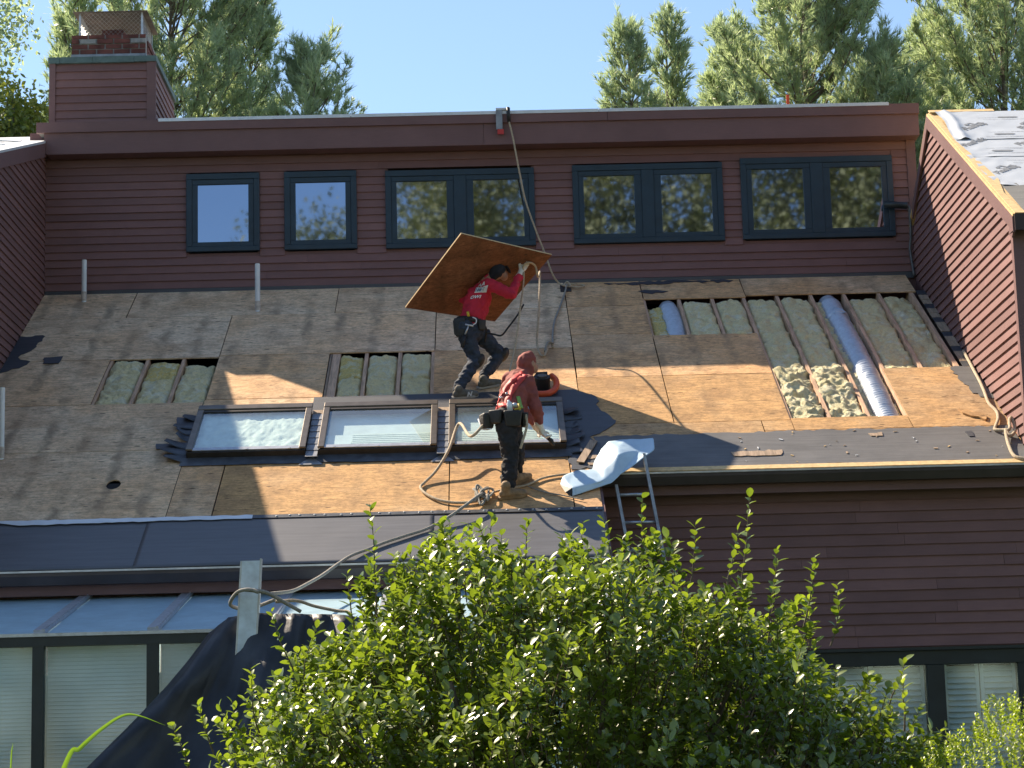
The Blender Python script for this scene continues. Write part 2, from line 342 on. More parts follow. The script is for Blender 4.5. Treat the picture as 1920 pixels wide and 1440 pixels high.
def clap_row(parent, place, rows, rnd, joint=3.2, out_b=0.021, out_t=0.004, mt=None):
    """rows: (z0, z1, u0 at bottom, u1 at bottom, u0 at top, u1 at top); place(u, z, out) -> point"""
    for z0, z1, a0, a1, b0, b1 in rows:
        ln = max(a1-a0, b1-b0)
        if ln < 0.03: continue
        cuts = [0.0]
        while ln*(1-cuts[-1]) > joint*1.4:
            c = cuts[-1] + rnd.uniform(0.6, 1.3)*joint/ln
            if c > 0.93: break
            cuts.append(c)
        cuts.append(1.0)
        for i in range(len(cuts)-1):
            f0, f1 = cuts[i], cuts[i+1]
            g = 0.0012/ln
            if i: f0 += g
            if i < len(cuts)-2: f1 -= g
            la = lambda f: a0+(a1-a0)*f
            lb = lambda f: b0+(b1-b0)*f
            ob = out_b + rnd.uniform(-0.003, 0.003); dz = rnd.uniform(-0.0022, 0.0022)
            vs = [place(la(f0), z0+dz, 0), place(la(f1), z0+dz, 0), place(lb(f1), z1+0.004, 0), place(lb(f0), z1+0.004, 0),
                  place(la(f0), z0+dz, ob), place(la(f1), z0+dz, ob), place(lb(f1), z1+0.004, out_t), place(lb(f0), z1+0.004, out_t)]
            MB().add(vs, [(0,3,2,1),(4,5,6,7),(0,1,5,4),(1,2,6,5),(2,3,7,6),(3,0,4,7)]).build('clapboard', mt or M['siding'], parent)

# --- clerestory wall, with its five window openings
WIN = [(-3.915, -3.030, 0.470, 1.440, 1), (-2.730, -1.855, 0.467, 1.440, 1), (-1.506, 0.302, 0.455, 1.425, 2), (0.765, 2.590, 0.460, 1.440, 2), (2.810, 4.662, 0.466, 1.480, 2)]
cw = MB()
zc = [-0.05, 0.46, 1.45, 1.95]
cw.box(XL-0.2, XR+0.08, 0.0, 0.14, -0.3, 0.455); cw.box(XL-0.2, XR+0.08, 0.0, 0.14, 1.48, ZTOP-0.05)
xe = XL-0.2
for a, b_, z0, z1, k in WIN:
    cw.box(xe, a+0.03, 0.001, 0.139, 0.455, 1.48); xe = b_-0.03
cw.box(xe, XR+0.08, 0.001, 0.139, 0.455, 1.48)
cwall = cw.build('clerestory_wall', M['siding'], house)
rows = []; ex = 0.0955; z = 0.028
while z < 1.56:
    z1 = z+ex; segs = [(XL, XR+0.02)]
    for a, b_, w0, w1, k in WIN:
        if z < w1-0.01 and z1 > w0+0.01:
            segs = [q for s0, s1 in segs for q in ((s0, min(s1, a)), (max(s0, b_), s1)) if q[1]-q[0] > 0.02]
    rows += [(z, z1, s0, s1, s0, s1) for s0, s1 in segs]; z = z1
clap_row(cwall, lambda u, z, o: (u, -o, z), rows, random.Random(3), 3.4)
MB().box(XL, XR+0.02, -0.020, -0.0, 1.56, 1.645).build('frieze_board', M['trim'], cwall)
MB().box(XR-0.01, XR+0.10, -0.030, 0.1, 0.3, 1.68).build('corner_board', M['trim'], cwall)
MB().box(XL+0.01, XR-0.01, -0.034, -0.0, -0.055, 0.022).build('base_flashing', M['membrane'], cwall)
# fascia boards and flat upper roof
FY = -0.24
upr = MB().box(XL-0.05, XR+0.12, FY+0.03, 7.0, ZTOP-0.12, ZTOP-0.005).build('upper_roof', M['felt_grey'], house)
MB().box(XL+0.06, XR+0.11, FY+0.001, 0.0, 1.665, 1.69).build('soffit', M['trim'], upr)
for x0, x1 in ((XL+0.02, -0.302), (-0.298, XR+0.115)):
    MB().box(x0, x1, FY, FY+0.028, 1.672, 1.936).build('fascia_board', M['trim'], upr)
for x0, x1 in ((XL-0.07, 1.202), (1.206, XR+0.125)):
    MB().box(x0, x1, FY-0.026, FY+0.028, 1.932, ZTOP).build('fascia_cap_board', M['trim'], upr)
MB().box(XR+0.097, XR+0.124, FY+0.03, 6.8, 1.672, ZTOP-0.002).build('end_fascia', M['trim'], upr)
for x0, x1 in ((-4.22, -1.9), (-1.895, 1.1), (1.105, 4.62)):
    MB().box(x0, x1, FY-0.034, FY+0.10, ZTOP, ZTOP+0.018).box(x0, x1, FY-0.034, FY-0.028, ZTOP-0.022, ZTOP).build('drip_edge', M['white_metal'], upr)

# --- windows of the clerestory
def window(parent, x0, x1, z0, z1, panes, y=-0.005, fm='frame_blue', gm='pane', brd=0.135, mid=0.325):
    wn = MB(); d = 0.045
    wn.box(x0, x1, y-d, y+0.05, z1-0.075, z1); wn.box(x0, x1, y-d, y+0.05, z0, z0+0.062)
    wn.box(x0, x0+0.07, y-d+0.001, y+0.05, z0+0.062, z1-0.075); wn.box(x1-0.07, x1, y-d+0.001, y+0.05, z0+0.062, z1-0.075)
    if panes == 2: wn.box((x0+x1)/2-0.075, (x0+x1)/2+0.075, y-d+0.002, y+0.05, z0+0.062, z1-0.075)
    f = bevel(wn.build('window', M[fm], parent), 0.004, 1)
    pw = (x1-x0-2*brd-(mid if panes == 2 else 0))/panes
    for k in range(panes):
        a = x0+brd+k*(pw+mid); b_ = a+pw
        e0 = a-0.066 if True else a; sa = MB(); sy = y-d+0.012
        l, r_ = a-0.064, b_+0.064
        if panes == 2 and k == 0: r_ = (x0+x1)/2-0.076
        if panes == 2 and k == 1: l = (x0+x1)/2+0.076
        sa.box(l, r_, sy, sy+0.04, z1-0.137, z1-0.0755); sa.box(l, r_, sy, sy+0.04, z0+0.0625, z0+0.117)
        sa.box(l, a, sy+0.001, sy+0.04, z0+0.117, z1-0.137); sa.box(b_, r_, sy+0.001, sy+0.04, z0+0.117, z1-0.137)
        bevel(sa.build('sash', M[fm], f), 0.003, 1)
        tl = rng.uniform(-0.004, 0.004); tz = rng.uniform(-0.003, 0.003)
        p = MB().add([(a, sy+0.024, z0+0.117), (b_, sy+0.024+tl, z0+0.117), (b_, sy+0.024+tl+tz, z1-0.137), (a, sy+0.024+tz, z1-0.137)], [(0,1,2,3)])
        p.build('pane', M[gm], f)
    return f
for a, b_, z0, z1, k in WIN: window(house, a, b_, z0, z1, k)
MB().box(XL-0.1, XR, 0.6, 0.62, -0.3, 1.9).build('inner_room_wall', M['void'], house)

# --- right wing: gable wall facing left, its roof in printed underlayment
RY, RZ, FYR = -1.40, 1.58, -4.93            # ridge, and the front corner
def rake(y): return RZ+0.5833*(y-RY) if y < RY else RZ-0.70*(y-RY)
rw = MB().prism([(XR+0.012, FYR, GZ), (XR+0.012, FYR, rake(FYR)-0.10), (XR+0.012, RY, RZ-0.10), (XR+0.012, 0.6, rake(0.6)-0.10), (XR+0.012, 0.6, GZ)], (0.14, 0, 0))
rwall = rw.build('right_wing_wall', M['siding'], house)
rows = []; z = -3.10; ex = 0.1015
while z < 1.30:
    z1 = z+ex
    def rng_at(zz):
        lo = max(FYR+0.075, RY+(zz-RZ+0.165)/0.5833); hi = min(-0.002, RY+(RZ-0.19-zz)/0.70)
        if zz < 0.02: hi = min(hi, zz/0.5833+0.012)
        return lo, hi
    (a0, a1), (b0, b1) = rng_at(z), rng_at(z1)
    if a1-a0 > 0.05: rows.append((z, z1, a0, a1, b0, max(b1, b0+0.004)))
    z = z1
clap_row(rwall, lambda u, z, o: (XR+0.012-o, u, z), rows, random.Random(5), 2.0, 0.024)
MB().box(XR-0.014, XR+0.16, FYR-0.012, FYR+0.072, GZ, rake(FYR)-0.19).build('corner_board', M['trim'], rwall)
def rakeb(name, mt, ya, yb, top, bot, x0, x1, par=None):
    return MB().prism([(x0, ya, rake(ya)+top), (x0, yb, rake(yb)+top), (x0, yb, rake(yb)+bot), (x0, ya, rake(ya)+bot)], (x1-x0, 0, 0)).build(name, M[mt], par or rwall)
rakeb('rake_board', 'trim', FYR-0.13, RY, -0.032, -0.185, XR-0.036, XR-0.012)
rakeb('rake_board', 'trim', RY+0.002, -0.26, -0.032, -0.165, XR-0.036, XR-0.012)
MB().prism([(XR-0.034, FYR-0.131, rake(FYR-0.13)-0.19), (XR-0.034, FYR+0.02, rake(FYR)-0.155), (XR-0.034, FYR+0.06, rake(FYR)-0.245), (XR-0.034, FYR-0.06, rake(FYR)-0.30), (XR-0.034, FYR-0.131, rake(FYR)-0.245)], (0.022, 0, 0)).build('rake_return', M['trim'], rwall)
RWX = 9.5
Lr = (RY-(FYR-0.14))/CA
def wr(x, t, h=0.0): return Vector((x, RY, RZ)) + V*t + N*h
rroof = MB().obox(wr(XR-0.03, 0, -0.028), U*(RWX-XR), V*Lr, N*0.026).build('right_wing_roof', M['wood_edge'], house)
MB().prism([(XR-0.03, RY, RZ-0.028), (XR-0.03, 1.2, rake(1.2)-0.028), (XR-0.03, 1.2, rake(1.2)), (XR-0.03, RY, RZ)], (RWX-XR, 0, 0)).build('rear_slope', M['wood_edge'], rroof)
MB().obox(wr(XR+0.0, -0.06, 0.012), U*0.75, V*0.10, N*0.014).build('ridge_board', M['wood_edge'], rroof)
PAPERS = []
def paper(x0f, x1, t0, t1, h, seed, wrk=1.0):      # a wrinkled course of underlayment
    nx, nt_ = 90, 26; vs = []; fs = []
    for j in range(nt_+1):
        for i in range(nx+1):
            f, g = i/nx, j/nt_; t = t0+(t1-t0)*g; x = x0f(t) + (x1-x0f(t))*f**1.3
            e = math.exp(-(x-x0f(t))*3.0)
            a = mnoise.noise(Vector((x*1.6+seed*7, t*3.1, seed)))*0.006 + abs(mnoise.noise(Vector((x*5+t*3, t*2.3-x*2, seed+4))))*0.012*(0.3+e*1.6)
            vs.append(wr(x, t, h+max(0, a*wrk)+0.004+(0.03*math.exp(-((f-0.055)/0.018)**2) if seed == 1 else 0)))
    for j in range(nt_):
        for i in range(nx):
            k = j*(nx+1)+i; fs.append((k, k+1, k+nx+2, k+nx+1))
    PAPERS.append(MB().add(vs, fs).build('underlayment_sheet', M['paper'], rroof, True))
paper(lambda t: XR+0.05+0.03*math.sin(t*4), RWX, 0.03, 1.34, 0.014, 1)
paper(lambda t: XR+0.015+0.05*(t-1.2), RWX, 1.22, 2.09, 0.008, 2)
paper(lambda t: XR+0.01+0.11*max(0, t-2.5)+0.02*math.sin(t*6), RWX, 1.98, 3.24, 0.002, 3)
MB().obox(wr(XR+0.10, 3.15, 0.001), U*(RWX-XR-0.1), V*(Lr-3.15+0.02), N*0.006).build('roll_felt', M['felt_grey'], rroof)
MB().prism([wr(XR-0.01, 0.0, 0.001), wr(XR-0.01, Lr, 0.001), wr(XR+0.10, Lr, 0.001), wr(XR+0.055, 3.5, 0.001), wr(XR+0.12, 3.0, 0.001), wr(XR+0.05, 1.3, 0.001), wr(XR+0.06, 0.4, 0.001)], N*0.009).build('sheathing_strip', M['wood_edge'], rroof)
MB().box(XR-0.02, RWX, FYR-0.17, FYR-0.145, rake(FYR-0.14)-0.17, rake(FYR-0.14)-0.008).build('eave_board', M['gutter'], rroof)
MB().box(XR+0.14, RWX, FYR-0.144, FYR, rake(FYR)-0.21, rake(FYR)-0.17).build('eave_soffit', M['trim'], rroof)
MB().box(XR+0.15, RWX, FYR, FYR+0.14, GZ, rake(FYR)-0.1).build('right_wing_front_wall', M['siding'], house)
# lettering printed on the underlayment
def text_mesh(txt, size, shear=0.0, bold=0.0):
    cu = bpy.data.curves.new('t', 'FONT'); cu.body = txt; cu.size = size; cu.shear = shear; cu.offset = bold; cu.fill_mode = 'FRONT'; cu.resolution_u = 3
    o = bpy.data.objects.new('t', cu); col.objects.link(o); bpy.context.view_layer.update()
    me = bpy.data.meshes.new_from_object(o.evaluated_get(bpy.context.evaluated_depsgraph_get())); bpy.data.objects.remove(o)
    return [v.co.copy() for v in me.vertices], [tuple(p.vertices) for p in me.polygons]
tv, tf = text_mesh('FlasFelt', 0.135, 0.25, 0.006)
sv, sf = text_mesh('WATER RESISTANT ROOFING', 0.030, 0.0, 0.0)
bpy.context.view_layer.update()
pv, pf = [], []
for o_ in PAPERS:
    k = len(pv); pv += [v.co.copy() for v in o_.data.vertices]; pf += [tuple(k+i for i in p.vertices) for p in o_.data.polygons]
pbvh = BVHTree.FromPolygons(pv, pf)
def lay(x, t, lift=0.004):                  # a point of ink lying on the sheet
    loc, n_, i, dd = pbvh.ray_cast(wr(x, t, 0.4), -N); return (loc if loc else wr(x, t, 0.02)) + N*lift
def stamp(vs, fs, x, t, rot=0.0, name='printed_lettering'):
    c, s_ = math.cos(rot), math.sin(rot)
    MB().add([lay(x+v.x*c-v.y*s_, t-(v.x*s_+v.y*c)) for v in vs], fs).build(name, M['print'], rroof)
def mark(x, t):                             # the roof-outline mark over the name
    q = [(0,0),(.07,.08),(.13,.03),(.18,.11),(.27,.0),(.25,-.03),(.18,.07),(.13,.0),(.07,.04),(.03,-.02),(.15,-.07),(.15,-.09),(0,-.04)]
    MB().add([lay(x+a_, t-b_) for a_, b_ in q], [tuple(range(len(q)))]).build('printed_mark', M['print'], rroof)
for x, t in ((5.09, 0.94), (5.72, 0.92), (6.4, 0.9), (4.93, 1.64), (5.52, 1.64), (6.15, 1.64), (5.02, 2.80), (5.66, 2.78)):
    stamp(tv, tf, x, t, R(44))
    if t < 1.5 or t > 2: mark(x+0.03, t-0.26)
for x, t in ((5.34, 0.37), (5.38, 0.46), (5.60, 0.46), (5.30, 1.05), (5.56, 1.04), (5.24, 1.26), (5.50, 1.26), (5.12, 1.76), (5.35, 1.76), (5.1, 1.96), (5.35, 1.96), (5.24, 2.25), (5.28, 2.36), (5.52, 2.3)):
    stamp(sv, sf, x, t, 0.0)
for x, t in ((5.57, 0.34), (5.35, 1.14), (5.16, 1.86), (6.2, 0.34), (5.95, 1.13)):
    MB().add([lay(x+a_, t+b_) for a_, b_ in ((0, 0), (.03, -.03), (.21, -.03), (.24, 0), (.21, .03), (.03, .03))], [(0,1,2,3,4,5)]).build('printed_bar', M['print'], rroof)

# --- left wing: wall facing right, pale lit roof
def lrake(y): return 1.90+0.339*y
lw = MB().prism([(XL-0.012, -6.9, GZ), (XL-0.012, -6.9, lrake(-6.9)-0.1), (XL-0.012, 0.5, lrake(0.5)-0.1), (XL-0.012, 0.5, GZ)], (-0.14, 0, 0))
lwall = lw.build('left_wing_wall', M['siding'], house)
rows = []; z = -2.2; ex = 0.0945
while z < 1.72:
    z1 = z+ex
    def lr_at(zz):
        lo = max(-4.6, (zz-1.90+0.17)/0.339); hi = -0.002
        if zz < 0.02: hi = min(hi, zz/0.5833+0.012)
        return lo, hi
    (a0, a1), (b0, b1) = lr_at(z), lr_at(z1)
    if a1-a0 > 0.04: rows.append((z, z1, a0, a1, b0, max(b1, b0+0.004)))
    z = z1
clap_row(lwall, lambda u, z, o: (XL-0.012+o, u, z), rows, random.Random(9), 2.2, 0.022)
MB().prism([(XL+0.012, -6.9, lrake(-6.9)-0.012), (XL+0.012, 0.0, lrake(0)-0.012), (XL+0.012, 0.0, lrake(0)-0.185), (XL+0.012, -6.9, lrake(-6.9)-0.185)], (0.024, 0, 0)).build('rake_board', M['trim'], lwall)
lro = MB().prism([(XL+0.04, -7.0, lrake(-7.0)-0.01), (XL+0.04, 1.2, lrake(1.2)-0.01), (XL+0.04, 1.2, lrake(1.2)+0.02), (XL+0.04, -7.0, lrake(-7.0)+0.02)], (-5, 0, 0)).build('left_wing_roof', M['white_metal'], house)
for k in range(9):
    y = -2.6+k*0.33+rng.uniform(-.1, .1); x = XL-0.05-rng.uniform(0, .5)
    MB().obox((x, y, lrake(y)+0.022), (-rng.uniform(.2, .5), rng.uniform(-.1, .1), rng.uniform(0.0, 0.03)), (0, 0.22, 0.075), (0, -0.003, 0.008)).build('paper_scrap', M['white_metal'], lro)

# --- chimney box on the left end of the upper roof
CX0, CX1, CY0, CY1, CZ1 = -5.585, -4.29, -0.04, 1.62, 2.945
ch = MB().box(CX0+0.02, CX1-0.02, CY0+0.02, CY1, ZTOP-0.1, CZ1-0.04).build('chimney', M['siding'], house)
rows = []; z = ZTOP+0.02; ex = 0.098
while z < CZ1-0.09:
    rows.append((z, min(z+ex, CZ1-0.07), CX0+0.075, CX1-0.105, CX0+0.075, CX1-0.105)); z += ex
clap_row(ch, lambda u, z, o: (u, CY0+0.02-o, z), rows, random.Random(2), 9)
clap_row(ch, lambda u, z, o: (CX1-0.02+o, u, z), [(a, b_, CY0+0.03, CY1, CY0+0.03, CY1) for a, b_, *_ in rows], random.Random(4), 9)
MB().box(CX0, CX0+0.075, CY0-0.008, CY0+0.03, ZTOP, CZ1-0.06).build('corner_board', M['trim'], ch)
MB().box(CX1-0.105, CX1+0.006, CY0-0.008, CY0+0.03, ZTOP, CZ1-0.06).build('corner_board', M['trim'], ch)
for x0, x1 in ((CX0-0.012, -5.46), (-5.457, -5.06), (-5.057, -4.55), (-4.547, CX1+0.014)):
    MB().box(x0, x1, CY0-0.024, CY1+0.02, CZ1-0.075+rng.uniform(-.004, .004), CZ1+rng.uniform(-.003, .004)).build('copper_cap_strip', M['copper'], ch)
bx0, bx1, by0, by1 = -5.375, -4.455, 0.26, 1.18; bz = 3.085
MB().box(bx0+0.004, bx1-0.004, by0+0.006, by1-0.006, CZ1-0.03, 3.33).build('brick_core', M['mortar'], ch)
MB().box(bx0-0.006, bx1+0.006, by0-0.006, by1+0.006, CZ1-0.01, bz).build('lead_collar', M['lead'], ch)
bd = {}
def brick(x0, x1, y0, y1, z0, z1):
    MB().box(x0, x1, y0, y1, z0, z1).build('brick', rng.choice([M['brick']]*9+[M['mortar']]), ch)
for r_ in range(4):
    z0 = bz+0.004+r_*0.066; off = 0.0 if r_ % 2 else 0.105; dz = 0.055 if r_ < 3 else 0.045; pr = 0.012 if r_ == 2 else 0.0
    x = bx0-off
    while x < bx1-0.02:
        a, b_ = max(x, bx0), min(x+0.2, bx1)
        if b_-a > 0.03: brick(a+0.004, b_-0.004, by0-pr-rng.uniform(0, .006), by0+0.09, z0, z0+dz)
        x += 0.21
    y = by0+0.1-off
    while y < by1-0.02:
        a, b_ = max(y, by0+0.1), min(y+0.2, by1)
        if b_-a > 0.03: brick(bx1-0.09, bx1+pr+rng.uniform(0, .006), a+0.004, b_-0.004, z0, z0+dz)
        y += 0.21
px0, px1, py0, py1, pz0, pz1 = -5.29, -4.52, 0.36, 1.12, 3.30, 3.66
for x in (px0, px1):
    for y in (py0, py1): MB().box(x-0.012, x+0.012, y-0.012, y+0.012, pz0, pz1).build('cap_post', M['galv'], ch)
def screen(fn, wd):
    m = MB(); st = 0.056; hh = pz1-pz0
    k = -int(hh/st)-1
    while k*st < wd:
        for sg in (1, -1):
            u_a, u_b = k*st, k*st+hh
            pts = []
            lo, hi = max(0, u_a), min(wd, u_b)
            if hi-lo < 0.005: continue
            za, zb = lo-u_a, hi-u_a
            if sg == 1: p, q = fn(lo, za), fn(hi, zb)
            else: p, q = fn(wd-lo, za), fn(wd-hi, zb)
            m.tube([p, q], 0.0019, 3, caps=False)
        k += 1
    m.build('mesh_screen', M['galv'], ch)
screen(lambda u, z: (px0+u, py0, pz0+z), px1-px0); screen(lambda u, z: (px0+u, py1, pz0+z), px1-px0)
screen(lambda u, z: (px1, py0+u, pz0+z), py1-py0); screen(lambda u, z: (px0, py0+u, pz0+z), py1-py0)
lx, ly = (px0+px1)/2, (py0+py1)/2; e = 0.075
q = [(px0-e, py0-e, pz1-0.015), (px1+e, py0-e, pz1-0.015), (px1+e, py1+e, pz1-0.015), (px0-e, py1+e, pz1-0.015), (lx, ly, pz1+0.06)]
MB().add(q+[(a, b_, c+0.006) for a, b_, c in q], [(1,0,4),(2,1,4),(3,2,4),(0,3,4),(5,6,9),(6,7,9),(7,8,9),(8,5,9),(0,1,6,5),(1,2,7,6),(2,3,8,7),(3,0,5,8)]).build('cap_lid', M['rust_lid'], ch)
MB().box(-5.05, -4.78, 0.55, 0.85, 3.2, 3.50).build('flue_tile', M['brick'], ch)

# --- the main roof: plywood, rafters, insulation
TE, TE2, XB = 6.03, 7.90, 0.69              # right eave, lower left eave, where the lower left roof ends
roof = MB().rbox(XL, XR, 0.0, TE-0.1, -0.30, -0.26).rbox(XL, XB-0.02, TE-0.1, TE2-0.04, -0.18, -0.02).build('main_roof', M['void'], house)
SH = [  # x0, x1, t0, t1, material
    (-5.62, -4.505, 0.0, 0.985, 'ply_grey'), (-4.50, -2.083, 0.0, 0.985, 'ply_grey'), (-2.078, 0.617, 0.0, 0.985, 'ply_grey'), (0.622, 1.527, 0.0, 0.955, 'ply'),
    (-5.62, -3.272, 0.989, 2.44, 'ply_grey'), (-3.267, -0.903, 0.989, 2.39, 'ply_grey'), (-0.898, 0.617, 0.989, 2.40, 'ply_grey'), (0.622, 1.527, 0.96, 1.968, 'ply'),
    (1.532, 2.735, 0.0, 0.745, 'ply'), (2.74, 4.75, 0.0, 0.69, 'ply'), (0.622, 1.527, 1.973, 3.362, 'ply'), (1.532, 2.70, 2.05, 3.362, 'ply'),
    (-5.62, -4.463, 2.445, 3.83, 'ply_grey'), (-3.270, -2.055, 2.395, 3.77, 'ply'), (-0.90, 0.612, 2.405, 3.77, 'ply'),
    (-5.62, -3.285, 3.835, 5.15, 'ply_grey'), (-3.28, -0.82, 3.775, 5.495, 'ply'), (-0.815, 0.612, 3.775, 5.495, 'ply'),
    (0.617, 1.527, 3.367, 4.745, 'ply_new'), (1.532, 2.70, 3.367, 4.745, 'ply_new'), (2.705, 3.88, 4.70, 5.03, 'ply_new'), (3.885, 4.86, 3.30, 5.03, 'ply_new'),
    (-3.30, -2.885, 5.50, 6.87, 'ply'), (-2.88, -0.72, 5.50, 6.87, 'ply_new'), (-0.715, 0.43, 5.50, 6.87, 'ply_new'), (0.435, 0.69, 5.50, 6.87, 'ply'),
    (0.617, 2.40, 4.75, 6.03, 'ply_new'), (2.405, 4.86, 5.035, 6.03, 'ply_new'), (2.405, 2.70, 4.75, 5.03, 'ply_new'),
]
for x0, x1, t0, t1, mt in SH:
    j = lambda: rng.uniform(-0.0015, 0.0015)
    o = MB().rbox(x0+0.0028+j(), x1-0.0028+j(), t0+0.004+j(), t1-0.004+j(), -0.0125+j()*0.6, j()*0.8).build('plywood_sheet', M[mt], roof)
# the lower left sheet has a round vent hole cut in it
m = MB(); x0, x1, t0, t1, hx, ht, hr = -5.62, -3.305, 5.155, 6.87, -3.895, 6.0, 0.068
inner, outer = [], []
for k in range(32):
    a = 2*math.pi*k/32; c, s = math.cos(a), math.sin(a)
    inner.append((hx+hr*c, ht+hr*1.7*s))
    f = min((x1-hx)/c if c > 1e-6 else (x0-hx)/c if c < -1e-6 else 1e9, (t1-ht)/s if s > 1e-6 else (t0-ht)/s if s < -1e-6 else 1e9); outer.append((hx+f*c, ht+f*s))
for cx, ct in ((x0, t0), (x1, t0), (x1, t1), (x0, t1)):
    i = min(range(32), key=lambda k: (outer[k][0]-cx)**2+(outer[k][1]-ct)**2); outer[i] = (cx, ct)
vs = [rp(x, t, 0) for x, t in inner]+[rp(x, t, 0) for x, t in outer]+[rp(x, t, -0.0125) for x, t in inner]
m.add(vs, [(k, (k+1) % 32, 32+(k+1) % 32, 32+k) for k in range(32)]+[(k, 64+k, 64+(k+1) % 32, (k+1) % 32) for k in range(32)])
m.build('plywood_sheet', M['ply_grey'], roof)
MB().rbox(-4.1, -3.7, 5.8, 6.2, -0.12, -0.11).build('hole_bottom', M['void'], roof)
# rafters, seen in the openings
HOLES = [(-4.463, -3.272, 2.44, 3.835), (-2.055, -0.90, 2.39, 3.775), (1.527, 2.70, 0.745, 2.05), (2.70, 3.88, 0.69, 4.70), (3.88, 4.75, 0.69, 3.30)]
def rafter(xc, t0, t1, wd=0.038, mt='rafter', top=-0.014):
    MB().rbox(xc-wd/2, xc+wd/2, t0-0.08, t1+0.08, -0.24, top).build('rafter', M[mt], roof)
for xc in (-4.05, -3.652): rafter(xc, 2.44, 3.83)
rafter(-4.445, 2.44, 3.83, 0.03)
for xc, wd in ((-1.985, 0.10), (-1.648, 0.04), (-1.279, 0.04), (-0.915, 0.038)): rafter(xc, 2.39, 3.77, wd)
rafter(-2.035, 2.39, 3.77, 0.03, 'board')
for xc in (1.945, 2.335): rafter(xc, 0.745, 2.05)
rafter(2.705, 0.70, 4.70); rafter(3.103, 0.70, 4.70); rafter(3.502, 0.70, 4.70); rafter(3.895, 0.70, 4.70); rafter(4.304, 0.70, 3.30); rafter(4.69, 0.6, 3.36, 0.05)
rafter(1.535, 0.745, 2.05, 0.03)
for k in range(17):
    t = 0.66+k*0.165
    MB().rbox(4.75, 4.855, t, t+0.16, -0.012, rng.uniform(-0.004, 0.003)).build('shim_block', M['board'] if k % 3 else M['membrane'], roof)
# batts
def batt(x0, x1, t0, t1, seed, mt='insul', h=-0.09, fluff=0.034, sag=0.035, res=0.016):
    nx, nt_ = max(8, int((x1-x0)/res)), max(8, int((t1-t0)/res)); vs = []; fs = []
    for j in range(nt_+1):
        for i in range(nx+1):
            f, g = i/nx, j/nt_; x = x0+(x1-x0)*f; t = t0+(t1-t0)*g
            ed = (max(0, 1-abs(2*f-1)**7))**0.5*(max(0, 1-abs(2*g-1)**(4+30*(t1-t0))))**0.5
            p = Vector((x*7, t*7, seed*3.7))
            d = mnoise.fractal(p, 0.9, 2.1, 4)*fluff + mnoise.noise(Vector((x*2.2, t*2.2, seed)))*sag
            r_ = abs(mnoise.noise(Vector((x*16, t*9+seed, 2.0))))*fluff*0.7
            jx = mnoise.noise(Vector((x*9, t*9, seed+9)))*fluff*0.7
            vs.append(rp(x+jx, t+jx*0.7, h+0.048+d-r_-0.085*(1-ed)))
    for j in range(nt_):
        for i in range(nx):
            k = j*(nx+1)+i; fs.append((k, k+1, k+nx+2, k+nx+1))
    return MB().add(vs, fs).build('insulation_batt', M[mt], roof, True)
batt(-4.43, -4.07, 2.47, 3.85, 1, h=-0.055); batt(-4.03, -3.67, 2.52, 3.15, 2, 'insul_old', -0.05, 0.03); batt(-4.03, -3.67, 3.10, 3.86, 3, h=-0.06); batt(-3.63, -3.28, 2.56, 3.2, 4, h=-0.07); batt(-3.63, -3.28, 3.12, 3.86, 5, h=-0.05)
for k, (a, b_) in enumerate(((-1.935, -1.668), (-1.628, -1.30), (-1.26, -0.935))):
    batt(a, b_, 2.44, 3.17, 11+k, 'insul' if k != 0 else 'insul_old', -0.05, 0.03); batt(a, b_, 3.17, 3.80, 21+k, h=-0.065)
batt(1.55, 1.74, 0.85, 2.1, 31, 'insul_old', -0.10); batt(1.965, 2.315, 0.82, 2.1, 32, h=-0.05); batt(2.355, 2.685, 0.80, 2.1, 33, h=-0.05)
for k, (a, b_) in enumerate(((2.725, 3.083), (3.123, 3.482))):
    batt(a, b_, 0.76, 1.95, 41+k, h=-0.07); batt(a, b_, 1.90, 3.20, 51+k, h=-0.075)
    batt(a, b_, 3.12, 4.02, 61+k, 'insul_torn', -0.035, 0.060, 0.03, 0.014); batt(a, b_, 3.92, 4.72, 66+k, 'insul_torn', -0.055, 0.055, 0.03, 0.014)
batt(3.522, 3.68, 0.76, 3.1, 71, h=-0.12); batt(3.522, 3.66, 3.0, 4.72, 72, 'insul_torn', -0.13); batt(3.78, 3.88, 1.5, 4.72, 73, h=-0.15)
batt(3.915, 4.285, 0.80, 1.95, 81, h=-0.07); batt(3.915, 4.285, 1.88, 3.36, 82, h=-0.085); batt(4.324, 4.665, 0.80, 1.95, 83, h=-0.075); batt(4.324, 4.665, 1.88, 3.36, 84, h=-0.085)
# ragged membranes left on the boards
def ragged(pts, seed, mt='membrane', h=0.003, th=0.004, amp=0.025, smooth_edges=(), name='membrane_strip', parent=None):
    rr = random.Random(seed); out = []
    n = len(pts)
    for i in range(n):
        (xa, ta), (xb, tb) = pts[i], pts[(i+1) % n]; L_ = math.hypot(xb-xa, tb-ta)
        k = 1 if i in smooth_edges else max(1, int(L_/0.06))
        for q_ in range(k):
            f = q_/k; a = 0 if i in smooth_edges or q_ == 0 else amp
            out.append(rp(xa+(xb-xa)*f+rr.uniform(-a, a), ta+(tb-ta)*f+rr.uniform(-a, a)*1.6, h))
    return MB().prism(out, N*th).build(name, M[mt], parent or roof)
ragged([(-2.14, 3.79), (0.60, 3.74), (0.60, 4.36), (-2.14, 4.36)], 1, smooth_edges=(0, 1, 2, 3))
ragged([(0.44, 3.80), (0.60, 3.80), (0.79, 3.97), (0.80, 4.30), (0.95, 4.66), (0.80, 4.95), (0.66, 5.10), (0.76, 5.26), (0.72, 5.9), (0.44, 5.92)], 2, h=0.005)
